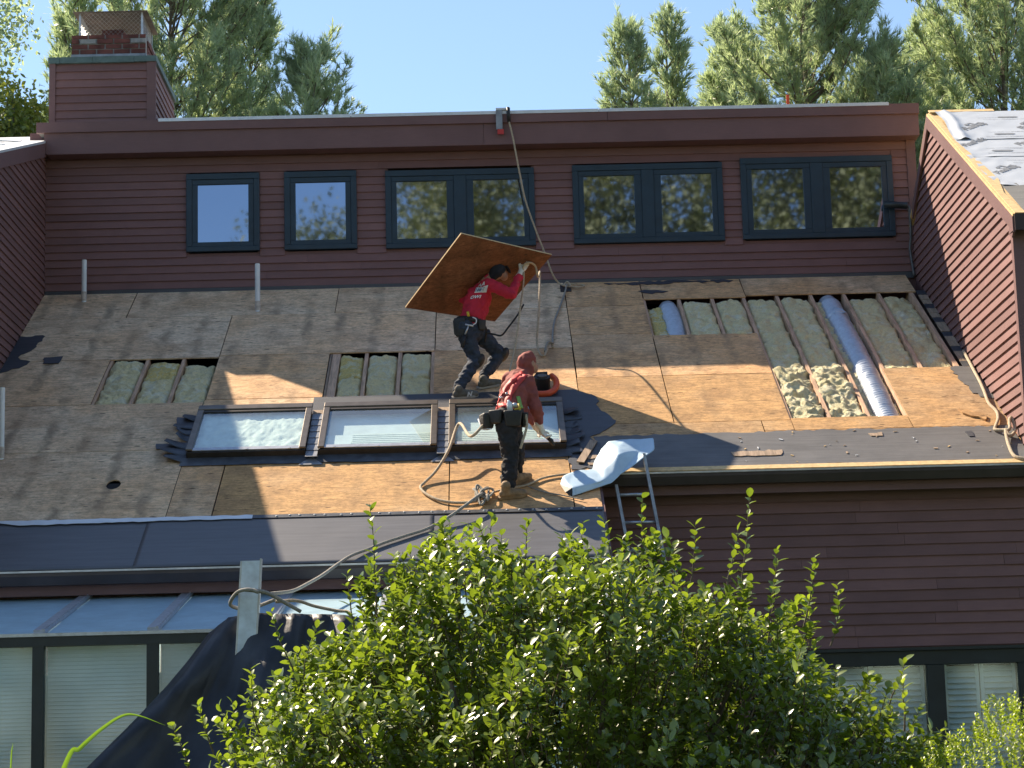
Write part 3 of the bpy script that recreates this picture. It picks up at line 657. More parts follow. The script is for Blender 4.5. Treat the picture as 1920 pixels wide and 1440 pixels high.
ragged([(0.70, 5.09), (2.7, 5.06), (4.84, 5.06), (4.84, 5.93), (2.7, 5.93), (0.74, 5.94)], 3, 'membrane_sunlit', smooth_edges=(2,), amp=0.014)
ragged([(4.60, 3.34), (4.84, 3.30), (4.84, 4.30), (4.72, 4.24), (4.66, 4.0), (4.62, 3.75)], 4, 'membrane_sunlit', h=0.004)
ragged([(-5.61, 1.58), (-5.36, 1.56), (-5.33, 1.76), (-5.40, 2.1), (-5.50, 2.3), (-5.34, 2.44), (-5.42, 2.66), (-5.61, 2.82)], 5, smooth_edges=(7,), h=0.004)
ragged([(1.10, 0.12), (2.0, 0.05), (2.66, 0.10), (2.6, 0.18), (2.1, 0.13), (1.5, 0.2)], 6, h=0.004)
ragged([(1.49, 0.44), (1.72, 0.42), (1.84, 0.47), (1.65, 0.56), (1.56, 0.52)], 7, h=0.003)
for s_, (x, t, l_, w_) in enumerate(((2.0, 5.6, .5, .10), (0.55, 5.62, .24, .05), (0.6, 5.78, .30, .06), (4.35, 5.22, .07, .12), (3.4, 5.2, .14, .07), (-3.62, 5.02, .34, .14), (-3.5, 4.3, .42, .2), (-5.2, 2.35, .2, .2))):
    ragged([(x, t), (x+l_, t-0.03), (x+l_*0.95, t+w_), (x+0.02, t+w_)], 30+s_, 'board' if s_ in (0, 1, 2, 4) else 'membrane', 0.010, 0.006, 0.012, name='torn_scrap')
# lower left roll roofing with its metal edge strip, and the nailer strip on the right eave
for k, (xa, xb) in enumerate(((XL, -3.35), (-3.45, -0.85), (-0.95, XB+0.004))):    # three lapped lengths of roll roofing, slightly cockled
    nx, n_t = 60, 14; vs = []; fs = []
    for j in range(n_t+1):
        for i in range(nx+1):
            x, t = xa+(xb-xa)*i/nx, 6.872+(TE2-6.872)*j/n_t
            vs.append(rp(x, t, 0.0045+0.003*(k % 2)+max(0, mnoise.noise(Vector((x*1.7, t*2.2, 6))))*0.006))
    for j in range(n_t):
        for i in range(nx): q = j*(nx+1)+i; fs.append((q, q+nx+1, q+nx+2, q+1))
    o = MB().add(vs, fs).build('roll_roofing', M['felt'], roof, True); md = o.modifiers.new('s', 'SOLIDIFY'); md.thickness = 0.004
MB().rbox(-5.55, XB, 6.845, 6.915, 0.013, 0.017).build('edge_strip', M['lead_dark'], roof)
ragged([(-4.9, 6.852), (-2.5, 6.848), (-2.5, 6.93), (-3.4, 6.935), (-4.6, 6.96)], 8, 'white_metal', 0.0185, 0.002, 0.006, name='edge_tape')
for k in range(26):
    x = -2.3+k*0.118; o = MB().ball(rp(x+rng.uniform(-.02, .02), 6.88+rng.uniform(-.01, .012), 0.019), (0.011, 0.011, 0.006), 8, 4).build('cap_nail', M['white_metal'], roof, True)
MB().rbox(XB+0.02, XR, 5.945, 6.035, 0.0035, 0.016).build('eave_nailer', M['wood_edge'], roof)
MB().prism([rp(XB, 5.7, -0.012), rp(XB, TE2, -0.012), rp(XB, TE2, -0.15), rp(XB, 5.7, -0.15)], (0.022, 0, 0)).build('rake_trim', M['trim'], roof)
# gutters
def gutter(x0, x1, t, name='gutter'):
    p = rp(0, t, 0); y, z = p.y, p.z
    prof = [(y+0.012, z-0.02), (y-0.115, z-0.025), (y-0.120, z-0.035), (y-0.112, z-0.07), (y-0.085, z-0.13), (y+0.012, z-0.13)]
    g = MB()
    outer = [(y-0.0, z-0.028), (y-0.0, z-0.135), (y-0.085, z-0.135), (y-0.118, z-0.06), (y-0.118, z-0.028)]
    n = len(outer)
    inn = [(y-0.006, z-0.028), (y-0.006, z-0.129), (y-0.081, z-0.129), (y-0.111, z-0.06), (y-0.111, z-0.028)]
    vs = [(x0, a, b_) for a, b_ in outer]+[(x1, a, b_) for a, b_ in outer]+[(x0, a, b_) for a, b_ in inn]+[(x1, a, b_) for a, b_ in inn]
    fs = [(i, i+1, n+i+1, n+i) for i in range(n-1)]+[(2*n+i, 3*n+i, 3*n+i+1, 2*n+i+1) for i in range(n-1)]+[(0, n, 3*n, 2*n), (n-1, 3*n-1, 4*n-1, 2*n-1)]
    fs += [(0, 2*n, 2*n+1, 1), (1, 2*n+1, 2*n+2, 2), (2, 2*n+2, 2*n+3, 3), (3, 2*n+3, 2*n+4, 4)]
    gg = g.add(vs, fs).build(name, M['gutter'], house)
    MB().box(x0, x1, y-0.128, y-0.108, z-0.030, z-0.014).build('gutter_lip', M['gutter_lip'], gg)
    MB().box(x0, x1, y+0.012, y+0.04, z-0.22, z-0.02).build('fascia', M['trim'], gg)
    return gg
gutter(XB+0.03, XR+0.2, TE); gutter(XL-0.1, XB+0.02, TE2)
# the walls under the eaves
LY = -4.98
wz1 = -4.77
LW = (2.55, 4.735, -6.1, wz1)
loww = MB().box(XB-0.3, 9.0, LY, LY+0.14, wz1-0.02, -3.05).box(XB-0.3, LW[0]+0.04, LY+0.001, LY+0.139, GZ, wz1-0.02).box(LW[1]+0.06, 9.0, LY+0.001, LY+0.139, GZ, wz1-0.02).box(LW[0]+0.04, LW[1]+0.06, LY+0.001, LY+0.139, GZ, LW[2]+0.03).build('lower_wall', M['siding'], house)
rows = []; z = GZ+0.2; ex = 0.1075
while z < -3.32:
    z1 = z+ex
    segs = [(XB+0.05, 9.0)]
    if z < wz1 and z1 > LW[2]: segs = [(XB+0.05, LW[0]), (LW[1]+0.12, 9.0)]
    rows += [(z, z1, a, b_, a, b_) for a, b_ in segs]; z = z1
clap_row(loww, lambda u, z, o: (u, LY-o, z), rows, random.Random(12), 2.6, 0.023)
MB().box(XB+0.03, 9.0, LY-0.026, LY, -3.32, -3.2).build('frieze_board', M['trim'], loww)
MB().box(XB+0.03, 9.0, LY-0.16, LY, -3.2, -3.17).build('soffit', M['trim'], loww)
MB().box(XB-0.16, XB+0.0, -6.66, LY, GZ, -3.9).build('bay_side_wall', M['siding'], house)
MB().prism([(XB-0.16, -6.66, -3.9), (XB-0.16, LY, -3.9), (XB-0.16, LY, -3.08), (XB-0.16, -6.66, -4.02)], (0.16, 0, 0)).build('bay_side_gable', M['siding'], house)
# lower right window with plantation shutters behind the glass
wl = MB(); yf = LY-0.05; X0, X1, Z0, Z1 = LW[0], LW[1]+0.1, LW[2], LW[3]
wl.box(X0, X1, yf, LY+0.05, Z1-0.135, Z1); wl.box(X0, X1, yf, LY+0.05, Z0, Z0+0.08)
for a, b_ in ((X0, X0+0.12), (3.735, 3.905), (4.605, X1)): wl.box(a, b_, yf+0.001, LY+0.05, Z0+0.08, Z1-0.135)
lwin = bevel(wl.build('window', M['frame_dark'], house), 0.004, 1)
MB().box(X0-0.02, X1+0.02, yf-0.03, LY, Z1, Z1+0.03).build('head_flashing', M['frame_dark'], lwin)
for a, b_ in ((X0+0.12, 3.735), (3.905, 4.605)):
    MB().add([(a, yf+0.03, Z0+0.08), (b_, yf+0.032, Z0+0.08), (b_, yf+0.033, Z1-0.135), (a, yf+0.03, Z1-0.135)], [(0,1,2,3)]).build('pane', M['pane_low'], lwin)
    n_ = 2; pw = (b_-a)/n_
    for k in range(n_):
        l, r_ = a+k*pw+0.006, a+(k+1)*pw-0.006; s = MB()
        for u_, v_ in ((l, l+0.035), (r_-0.035, r_)): s.box(u_, v_, LY+0.06, LY+0.085, Z0+0.05, Z1-0.10)
        s.box(l+0.035, r_-0.035, LY+0.061, LY+0.084, Z1-0.135, Z1-0.10)
        s.build('shutter_frame', M['shade_white'], lwin)
        zz = Z0+0.1
        while zz < Z1-0.15:
            MB().obox((l+0.036, LY+0.055, zz), (r_-l-0.072, 0, 0), (0, 0.038, 0.050), (0, -0.006, 0.0045)).build('louver', M['shade_white'], lwin); zz += 0.054
MB().box(X0-0.1, X1+0.1, LY+0.139, LY+0.16, Z0-0.1, Z1+0.1).build('room_dark', M['void'], lwin)
# --- skylights
def skylight(x0, x1, seed, mode):
    t0, t1 = 4.27, 5.45; h = 0.095; rr = random.Random(seed)
    b_ = MB()
    b_.rbox(x0, x1, t0, t0+0.05, 0.002, h); b_.rbox(x0, x1, t1-0.05, t1, 0.002, h-0.01)
    b_.rbox(x0, x0+0.05, t0+0.05, t1-0.05, 0.002, h-0.002); b_.rbox(x1-0.05, x1, t0+0.05, t1-0.05, 0.002, h-0.002)
    s = bevel(b_.build('skylight', M['bronze_dark'], house), 0.004, 1)
    bevel(MB().rbox(x0-0.012, x1+0.012, t0-0.018, t0+0.10, h+0.004, h+0.028).build('top_cover', M['bronze'], s), 0.006, 2)
    MB().rbox(x0+0.05, x1-0.05, t0+0.10, t0+0.155, h+0.002, h+0.016).build('top_gasket', M['bronze_dark'], s)
    for a, c in ((x0-0.012, x0+0.052), (x1-0.052, x1+0.012)):
        bevel(MB().rbox(a, c, t0+0.11, t1-0.004, h+0.002, h+0.024).build('side_cover', M['bronze'], s), 0.005, 2)
    bevel(MB().rbox(x0-0.006, x1+0.006, t1-0.012, t1+0.014, 0.006, h-0.004).build('bottom_cover', M['bronze_dark'], s), 0.004, 1)
    MB().rbox(x0+0.05, x1-0.05, t1-0.075, t1-0.006, h+0.001, h+0.009).build('bottom_bead', M['alu'], s)
    for f in (0.12, 0.5, 0.86): MB().rbox(x0+(x1-x0)*f, x0+(x1-x0)*f+0.02, t1-0.03, t1+0.004, h+0.009, h+0.016).build('clip', M['alu'], s)
    MB().add([rp(x0+0.05, t0+0.10, h+0.004), rp(x1-0.05, t0+0.10, h+0.004), rp(x1-0.05, t1-0.05, h+0.004), rp(x0+0.05, t1-0.05, h+0.004)], [(3,2,1,0)]).build('pane', M['pane_sky'], s)
    xa, xb, ta, tb = x0+0.051, x1-0.051, t0+0.06, t1-0.051
    if mode == 0:                           # a crumpled pale cloth shade right under the glass
        vs, fs = [], []; nx, n_t = 70, 60
        for j in range(n_t+1):
            for i in range(nx+1):
                x, t = xa+(xb-xa)*i/nx, ta+(tb-ta)*j/n_t
                d = mnoise.fractal(Vector((x*9, t*5, 3)), 0.9, 2.0, 4)*0.012 - abs(mnoise.noise(Vector((x*20+t*5, t*7, 8))))*0.014
                vs.append(rp(x, t, h-0.035+d))
        for j in range(n_t):
            for i in range(nx): k = j*(nx+1)+i; fs.append((k, k+1, k+nx+2, k+nx+1))
        MB().add(vs, fs).build('cloth_shade', M['shade_cloth'], s, True)
    else:                                   # pleated shade part-way up, pale well above it
        MB().rbox(xa, xb, ta, tb, 0.003, 0.008).build('light_well', M['well'], s)
        f0 = tb-0.36*(tb-ta); k = 0
        t = f0
        while t < tb-0.02:
            MB().rbox(xa+(0.26 if mode == 1 else 0.0), xb, t, t+0.024, 0.060+0.004*(k % 2), 0.066+0.004*(k % 2)).build('pleat', M['shade_cloth'], s); t += 0.0245; k += 1
        if mode == 1: MB().rbox(xa, xa+0.25, f0, tb, 0.05, 0.056).build('shade_end', M['well'], s)
    # apron at the foot
    vs, fs = [], []; nx = 24
    for i in range(nx+1):
        x = x0-0.06+(x1-x0+0.12)*i/nx; wv = mnoise.noise(Vector((x*3, seed, 0)))*0.02
        vs += [rp(x, t1+0.015, 0.035), rp(x, t1+0.06, 0.022+wv*0.3), rp(x, t1+0.155+wv, 0.010+abs(wv)*0.6)]
    for i in range(nx):
        for j in range(2): k = i*3+j; fs.append((k, k+1, k+4, k+3))
    MB().add(vs, fs).build('apron_flashing', M['lead_dark'], s, True)
    return s
M['shade_cloth'] = plain('pale_green_white_cloth', (0.76, 0.84, 0.80), 0.85, var=0.10, scale=9)
M['well'] = plain('pale_light_well', (0.74, 0.84, 0.86), 0.8, var=0.1, scale=4)
sks = [skylight(-3.262, -2.125, 1, 0), skylight(-1.985, -0.853, 2, 1), skylight(-0.715, 0.410, 3, 2)]
def flap(par, x0, x1, t, ln, lift, mt, seed):
    rr = random.Random(seed); vs = []; fs = []; n_ = 6
    side = 1 if x1 > x0 else -1; sk = rr.uniform(-0.06, 0.02)
    for i in range(n_+1):
        f = i/n_; x = x0+(x1-x0)*f
        for j in range(4):
            g = j/3
            vs.append(rp(x, t+ln*g+sk*f, 0.012+lift*f*f*(0.4+0.6*g)+0.02*math.sin(3*f+seed)*f))
    for i in range(n_):
        for j in range(3): k = i*4+j; fs.append((k, k+1, k+5, k+4))
    o = MB().add(vs, fs).build('step_flashing', M[mt], par, True)
    md = o.modifiers.new('s', 'SOLIDIFY'); md.thickness = 0.003; return o
for k in range(7):
    flap(sks[0], -3.262, -3.262-0.17-0.05*math.sin(k*1.7)-0.015*k, 4.30+k*0.178, 0.17, 0.075, 'lead_dark', k+1)
for k in range(7): flap(sks[2], 0.41, 0.585+0.03*math.sin(k*2.1), 4.32+k*0.175, 0.17, 0.03 if k else 0.10, 'lead_dark', 20+k)
flap(sks[0], -3.25, -2.95, 4.10, 0.15, 0.05, 'lead_dark', 41)
for g, (a, b_) in enumerate(((-2.112, -1.998), (-0.840, -0.728))):
    for k in range(7):
        t = 4.42+k*0.165
        MB().obox(rp(a, t, 0.055), U*(b_-a), V*0.160+N*0.006, N*0.003).build('step_flashing', M['lead'], sks[g])
    MB().rbox(a, b_, 4.28, 4.44, 0.004, 0.05).build('spacer_board', M['board'], sks[g])
    MB().prism([rp(a-0.03, 5.60, 0.012), rp((a+b_)/2, 5.50, 0.03), rp(b_+0.03, 5.60, 0.012), rp(b_+0.06, 5.65, 0.008), rp(a-0.06, 5.65, 0.008)], N*0.004).build('corner_scrap', M['lead'], sks[g])
MB().rbox(-3.02, -2.16, 4.03, 4.24, 0.003, 0.012).build('head_board', M['board'], sks[0])

# --- white plumbing vents
def vent(x, t, h):
    p = rp(x, t, -0.05)
    o = MB().tube([p, p+Vector((0, 0, h))], 0.030, 16).build('vent_pipe', M['pvc'], house, False)
    q_ = p+Vector((0, 0, h))
    MB().tube([q_-Vector((0, 0, 0.004)), q_+Vector((0, 0, 0.002))], 0.024, 12).build('pipe_mouth', M['void'], o)
    MB().tube([p+Vector((0, 0, 0.06)), p+Vector((0, 0, 0.17))], 0.0325, 16).build('pipe_coupling', M['pvc_old'], o)
M['pvc_old'] = plain('stained_pvc', (0.52, 0.46, 0.40), 0.6, var=0.3, scale=25)
vent(-5.097, 0.34, 0.56); vent(-2.988, 0.86, 0.62); vent(-5.10, 5.30, 0.76)

# --- small downspout and elbow in the right corner
ds = MB().tube([(4.53, -0.10, 0.845), (4.66, -0.12, 0.832), (4.80, -0.13, 0.815)], 0.042, 12).build('downspout', M['frame_dark'], house, True)
MB().tube([(4.80, -0.12, 0.82), (4.822, -0.12, 0.79), (4.832, -0.11, 0.6), (4.828, -0.09, 0.42), (4.812, -0.08, 0.30), (4.822, -0.09, 0.16), (4.83, -0.12, 0.02), (4.83, -0.16, -0.06)], 0.016, 10).build('drain_tube', M['alu_dark'] if 'alu_dark' in M else M['gutter'], ds, True)

# ------------------------------------------------------------------ ducts lying between the rafters
def duct(x, xs, t0, t1, r, label, seam=None):
    pts, rs = [], []; n_ = int((t1-t0)/0.012)
    for i in range(n_+1):
        f = i/n_; t = t0+(t1-t0)*f
        k = 0.016 if (t > t0+0.12) else 0.002
        rr = r + k*(0.5+0.5*math.cos(2*math.pi*t/0.058)) + mnoise.noise(Vector((t*6, x, 0)))*0.006
        if seam and abs(t-seam) < 0.05: rr += 0.014
        pts.append(rp(x+xs*math.sin(f*2.4+0.3), t, -0.135+0.02*math.sin(f*3))); rs.append(rr)
    m = MB().tube(pts, rs, 26)
    rr2 = random.Random(4)
    m.v = [tuple(Vector(v)+Vector((mnoise.noise(Vector(v)*11), mnoise.noise(Vector(v)*11+Vector((5,0,0))), mnoise.noise(Vector(v)*11+Vector((0,7,0)))))*0.007) for v in m.v]
    return tag(m.build('flexible_duct', M['duct'], None, True), label, 'duct')
duct(1.80, 0.03, 0.72, 2.15, 0.105, 'short silver flexible duct in the leftmost bay of the large roof opening')
d2 = duct(3.70, 0.03, 0.70, 4.78, 0.118, 'long silver ribbed duct running down the right roof opening between rafters', seam=1.36)
ragged([(3.69, 1.18), (3.78, 1.30), (3.80, 1.42), (3.66, 1.44), (3.68, 1.30)], 77, 'film', 0.004, 0.004, 0.01, name='foil_patch', parent=d2)

# ------------------------------------------------------------------ sunroom at the lower left
SY0, SY1, SZ0, SZ1 = -6.66, -8.703, -4.205, -4.656
sun = tag(empty('sunroom', (-2.4, -7.6, GZ)), 'dark framed glass sunroom with drawn white blinds below the lower eave', 'sunroom')
mull = [-4.74+0.88*k for k in range(7)]
mull = [-5.62]+mull+[0.66]
dsl = Vector((0, SY1-SY0, SZ1-SZ0)); nsl = Vector((0, -dsl.z, dsl.y)).normalized()*-1
if nsl.z < 0: nsl = -nsl
for i in range(len(mull)-1):
    a, b_ = mull[i], mull[i+1]
    MB().add([(a, SY0, SZ0), (b_, SY0, SZ0), (b_, SY1, SZ1), (a, SY1, SZ1)], [(0,3,2,1)]).build('roof_pane', M['pane_roof'], sun)
    MB().add([(a+.04, SY1-0.01, -7.2), (b_-.04, SY1-0.01, -7.2), (b_-.04, SY1-0.01, SZ1-0.09), (a+.04, SY1-0.01, SZ1-0.09)], [(0,1,2,3)]).build('wall_pane', M['pane_sun'], sun)
    # pleated blind under the glass roof: wide flat folds
    p0 = Vector((a+0.035, SY0, SZ0))-nsl*0.014; n_ = 11
    for k in range(n_):
        MB().obox(p0+dsl*(k/n_), (b_-a-0.07, 0, 0), dsl*(0.985/n_), -nsl*0.006+Vector((0, 0, -0.0))).build('roof_blind_fold', M['blind_blue'] if 'blind_blue' in M else M['shade_white'], sun)
    zz = SZ1-0.12; k = 0
    while zz > -5.95:
        MB().obox((a+0.05, SY1+0.10, zz), (b_-a-0.10, 0, 0), (0, -0.014, -0.030), (0, -0.003, 0.002)).build('blind_slat', M['shade_white'], sun); zz -= 0.0305
    MB().box(a+0.05, b_-0.05, SY1+0.07, SY1+0.11, SZ1-0.12, SZ1-0.07).build('blind_rail', M['shade_white'], sun)
    for f in (0.14, 0.82): MB().box(a+(b_-a)*f, a+(b_-a)*f+0.03, SY1+0.055, SY1+0.069, SZ1-0.105, SZ1-0.085).build('blind_clip', M['alu'], sun)
for x in mull:
    MB().obox(Vector((x-0.045, SY0, SZ0))+nsl*0.004, (0.09, 0, 0), dsl, nsl*0.03).build('roof_bar', M['alu'], sun)
    MB().obox(Vector((x+0.022, SY0, SZ0))+nsl*0.0345, (0.014, 0, 0), dsl, nsl*0.008).build('bar_rib', M['alu'], sun)
    MB().box(x-0.044, x+0.044, SY1-0.045, SY1+0.05, GZ, SZ1-0.07).build('mullion', M['frame_dark'], sun)
MB().box(-5.66, 0.70, SY1-0.062, SY1+0.03, SZ1-0.020, SZ1+0.006).build('eave_flashing', M['alu'], sun)
MB().box(-5.66, 0.70, SY1-0.05, SY1+0.05, SZ1-0.095, SZ1-0.022).build('head_beam', M['frame_dark'], sun)
MB().box(-5.66, 0.70, SY0-0.01, SY0+0.03, SZ0-0.02, -3.98).build('ledger_board', M['board_dark'] if 'board_dark' in M else M['trim'], sun)
MB().box(-5.66, 0.70, SY1+0.3, SY1+0.32, GZ, SZ1-0.3).build('back_screen', M['shade_white'], sun)

# ------------------------------------------------------------------ rope helper
def spline(pts, n=8):
    pts = [Vector(p) for p in pts]; P = [2*pts[0]-pts[1]]+pts+[2*pts[-1]-pts[-2]]; out = []
    for i in range(1, len(P)-2):
        for k in range(n):
            t = k/n; a, b_, c, d = P[i-1], P[i], P[i+1], P[i+2]
            out.append(0.5*((2*b_)+(c-a)*t+(2*a-5*b_+4*c-d)*t*t+(3*b_-a-3*c+d)*t**3))
    return out+[pts[-1]]
def rope(pts, r, label, mt='rope', n=8, name='rope', group=None):
    return tag(MB().tube(spline(pts, n), r, 8).build(name, M[mt], None, True), label, 'rope', group)
# ------------------------------------------------------------------ people
def blob(name, prims, mt, parent=None, voxel=0.011, fold=0.0, fscale=14.0, smooth=3, stretch=(1, 1, 1)):
    """closed shapes fused into one continuous skin"""
    m = MB()
    for p in prims:
        if p[0] == 'c': m.cap(p[1], p[2], p[3], p[4], 14)
        elif p[0] == 'e': m.ball(p[1], p[2], 16, 12, p[3] if len(p) > 3 else None)
        elif p[0] == 'b': m.obox(p[1], p[2], p[3], p[4])
    o = bpy.data.objects.new('tmp', m.mesh('tmp')); col.objects.link(o)
    r_ = o.modifiers.new('r', 'REMESH'); r_.mode = 'VOXEL'; r_.voxel_size = voxel
    s_ = o.modifiers.new('s', 'SMOOTH'); s_.factor = 0.5; s_.iterations = smooth
    bpy.context.view_layer.update()
    me = bpy.data.meshes.new_from_object(o.evaluated_get(bpy.context.evaluated_depsgraph_get())); bpy.data.objects.remove(o)
    me.name = name
    if fold:
        nn = [v.normal.copy() for v in me.vertices]
        for v, n_ in zip(me.vertices, nn):
            p = Vector((v.co.x*stretch[0], v.co.y*stretch[1], v.co.z*stretch[2]))*fscale
            v.co += n_*((mnoise.noise(p)+0.6*mnoise.noise(p*2.3+Vector((3, 1, 7))))*fold - abs(mnoise.noise(p*1.4+Vector((9, 2, 1))))*fold*0.9)
    me.materials.clear(); me.materials.append(mt)
    me.polygons.foreach_set('use_smooth', [True]*len(me.polygons))
    return link(name, me, parent)
def V3(*a): return Vector(a)
M['skin'] = plain('skin', (0.36, 0.19, 0.125), 0.55, var=0.1, scale=20)
M['red'] = plain('red_knit_shirt', (0.50, 0.018, 0.045), 0.85, var=0.14, scale=18, bmp=0.3)
M['maroon'] = plain('rust_red_hoodie', (0.25, 0.062, 0.048), 0.85, var=0.16, scale=14, bmp=0.3)
M['denim'] = plain('dark_navy_denim', (0.030, 0.040, 0.062), 0.85, var=0.4, scale=10, bmp=0.4)
M['work_black'] = plain('black_work_trousers', (0.016, 0.015, 0.017), 0.85, var=0.5, scale=9, bmp=0.4)
M['leather'] = plain('black_leather', (0.022, 0.019, 0.017), 0.55, var=0.5, scale=16, bmp=0.4)
M['glove'] = plain('white_work_glove', (0.68, 0.64, 0.56), 0.8, var=0.12, scale=25, bmp=0.3)
M['shoe'] = plain('olive_grey_suede', (0.135, 0.125, 0.105), 0.85, var=0.25, scale=16)
M['sole'] = plain('pale_sole', (0.36, 0.34, 0.31), 0.7, var=0.2)
M['boot'] = plain('tan_work_boot', (0.26, 0.165, 0.085), 0.75, var=0.35, scale=14, bmp=0.3)
M['cap'] = plain('navy_cap_cloth', (0.010, 0.012, 0.022), 0.8, var=0.3, scale=20)
M['webbing'] = plain('red_harness_webbing', (0.55, 0.045, 0.04), 0.6, var=0.15, scale=30)
M['green_web'] = plain('green_harness_webbing', (0.20, 0.40, 0.10), 0.6, var=0.15, scale=30)
M['yellow'] = plain('yellow_tool_plastic', (0.60, 0.42, 0.03), 0.45, var=0.15)
M['steel'] = plain('tool_steel', (0.55, 0.55, 0.56), 0.32, 0.85, 0.15)
M['bottle'] = plain('clear_white_bottle', (0.72, 0.76, 0.78), 0.2, 0.0, 0.08)
M['print_white'] = plain('white_shirt_print', (0.74, 0.74, 0.76), 0.7, var=0.05)
M['print_blue'] = plain('blue_shirt_print', (0.14, 0.19, 0.24), 0.7, var=0.1)

def hand(prims, wrist, palm, fdir, side, r=0.0095, curl=0.5, ln=0.075):
    """palm and five bent fingers: fdir along the fingers, side across the palm towards the thumb"""
    fdir = fdir.normalized(); side = (side-fdir*side.dot(fdir)).normalized(); nrm = fdir.cross(side)
    prims.append(('c', wrist, 0.027, palm, 0.034)); prims.append(('c', palm-side*0.02, 0.020, palm+side*0.02, 0.020))
    for k, L_ in enumerate((0.82, 1.0, 0.95, 0.76)):
        b_ = palm+fdir*0.034+side*(0.031-0.0205*k)
        m1 = b_+(fdir*math.cos(curl*0.5)+nrm*math.sin(curl*0.5))*ln*0.5*L_
        m2 = m1+(fdir*math.cos(curl*1.6)+nrm*math.sin(curl*1.6))*ln*0.5*L_
        prims += [('c', b_-fdir*0.02, r, m1, r*0.95), ('c', m1, r*0.95, m2, r*0.8)]
    tb = palm+side*0.03-fdir*0.012; t1 = tb+side*0.024+fdir*0.026+nrm*0.012; t2 = t1+fdir*0.028+nrm*0.02
    prims += [('c', tb, r*1.2, t1, r*1.05), ('c', t1, r*1.05, t2, r*0.85)]

def shoe(name, heel, toe, mt, parent, wd=0.046, sole='sole', hi=0.10):
    heel, toe = Vector(heel), Vector(toe); d = toe-heel; L_ = d.length; d.normalize(); s = d.cross(N).normalized()
    up_ = s.cross(d).normalized()
    pr = [('c', heel+up_*0.05, 0.042, heel+d*L_*0.35+up_*0.052, 0.046), ('c', heel+d*L_*0.35+up_*0.045, 0.045, heel+d*L_*0.72+up_*0.034, 0.042),
          ('e', heel+d*L_*0.85+up_*0.030, (0.05, 0.046, 0.034), Matrix((d, s, up_)).transposed()), ('c', heel+d*0.02+up_*0.05, 0.042, heel+d*0.025+up_*hi, 0.046)]
    o = blob(name, pr, M[mt], parent, 0.007, 0.002, 40)
    pts = [heel-d*0.045-s*0.03, heel-d*0.055, heel-d*0.045+s*0.03, heel+d*L_*0.4+s*0.040, heel+d*L_*0.75+s*0.050, heel+d*(L_+0.0)+s*0.028, heel+d*(L_+0.012), heel+d*L_-s*0.028, heel+d*L_*0.75-s*0.050, heel+d*L_*0.4-s*0.040]
    bevel(MB().prism([p+up_*0.001 for p in pts], up_*0.026).build('sole', M[sole], o), 0.004, 2)
    return o, d, s, up_

def strap(pts, wd, mt, name, parent, nrm, th=0.004):
    pts = spline(pts, 6); vs = []; fs = []
    for i, p in enumerate(pts):
        t_ = (pts[min(i+1, len(pts)-1)]-pts[max(i-1, 0)]).normalized(); n_ = nrm(p) if callable(nrm) else nrm
        s = t_.cross(n_).normalized()*wd/2
        vs += [p-s, p+s]
    for i in range(len(pts)-1): k = i*2; fs.append((k, k+1, k+3, k+2))
    o = MB().add(vs, fs).build(name, M[mt], parent, True); md = o.modifiers.new('s', 'SOLIDIFY'); md.thickness = th; md.offset = 0; return o

def pouch(par, c, sx, sy, sz, rz, mt='leather', name='pouch', tilt=0.0):
    Rm = Matrix.Rotation(rz, 3, 'Z') @ Matrix.Rotation(tilt, 3, 'X')
    vs = []
    for (a, b_, g, k) in ((-1,-1,-1,.8),(1,-1,-1,.8),(1,1,-1,.8),(-1,1,-1,.8),(-1,-1,1,1.08),(1,-1,1,1.08),(1,1,1,1.0),(-1,1,1,1.0)):
        vs.append(Vector(c)+Rm @ Vector((a*sx/2*k, b_*sy/2*k, g*sz/2)))
    o = MB().add(vs, [(0,3,2,1),(4,5,6,7),(0,1,5,4),(1,2,6,5),(2,3,7,6),(3,0,4,7)]).build(name, M[mt], par)
    bevel(o, min(sx, sy, sz)*0.22, 3); o.data.polygons.foreach_set('use_smooth', [True]*len(o.data.polygons))
    rim = Vector(c)+Rm @ Vector((0, 0, sz/2)); return o

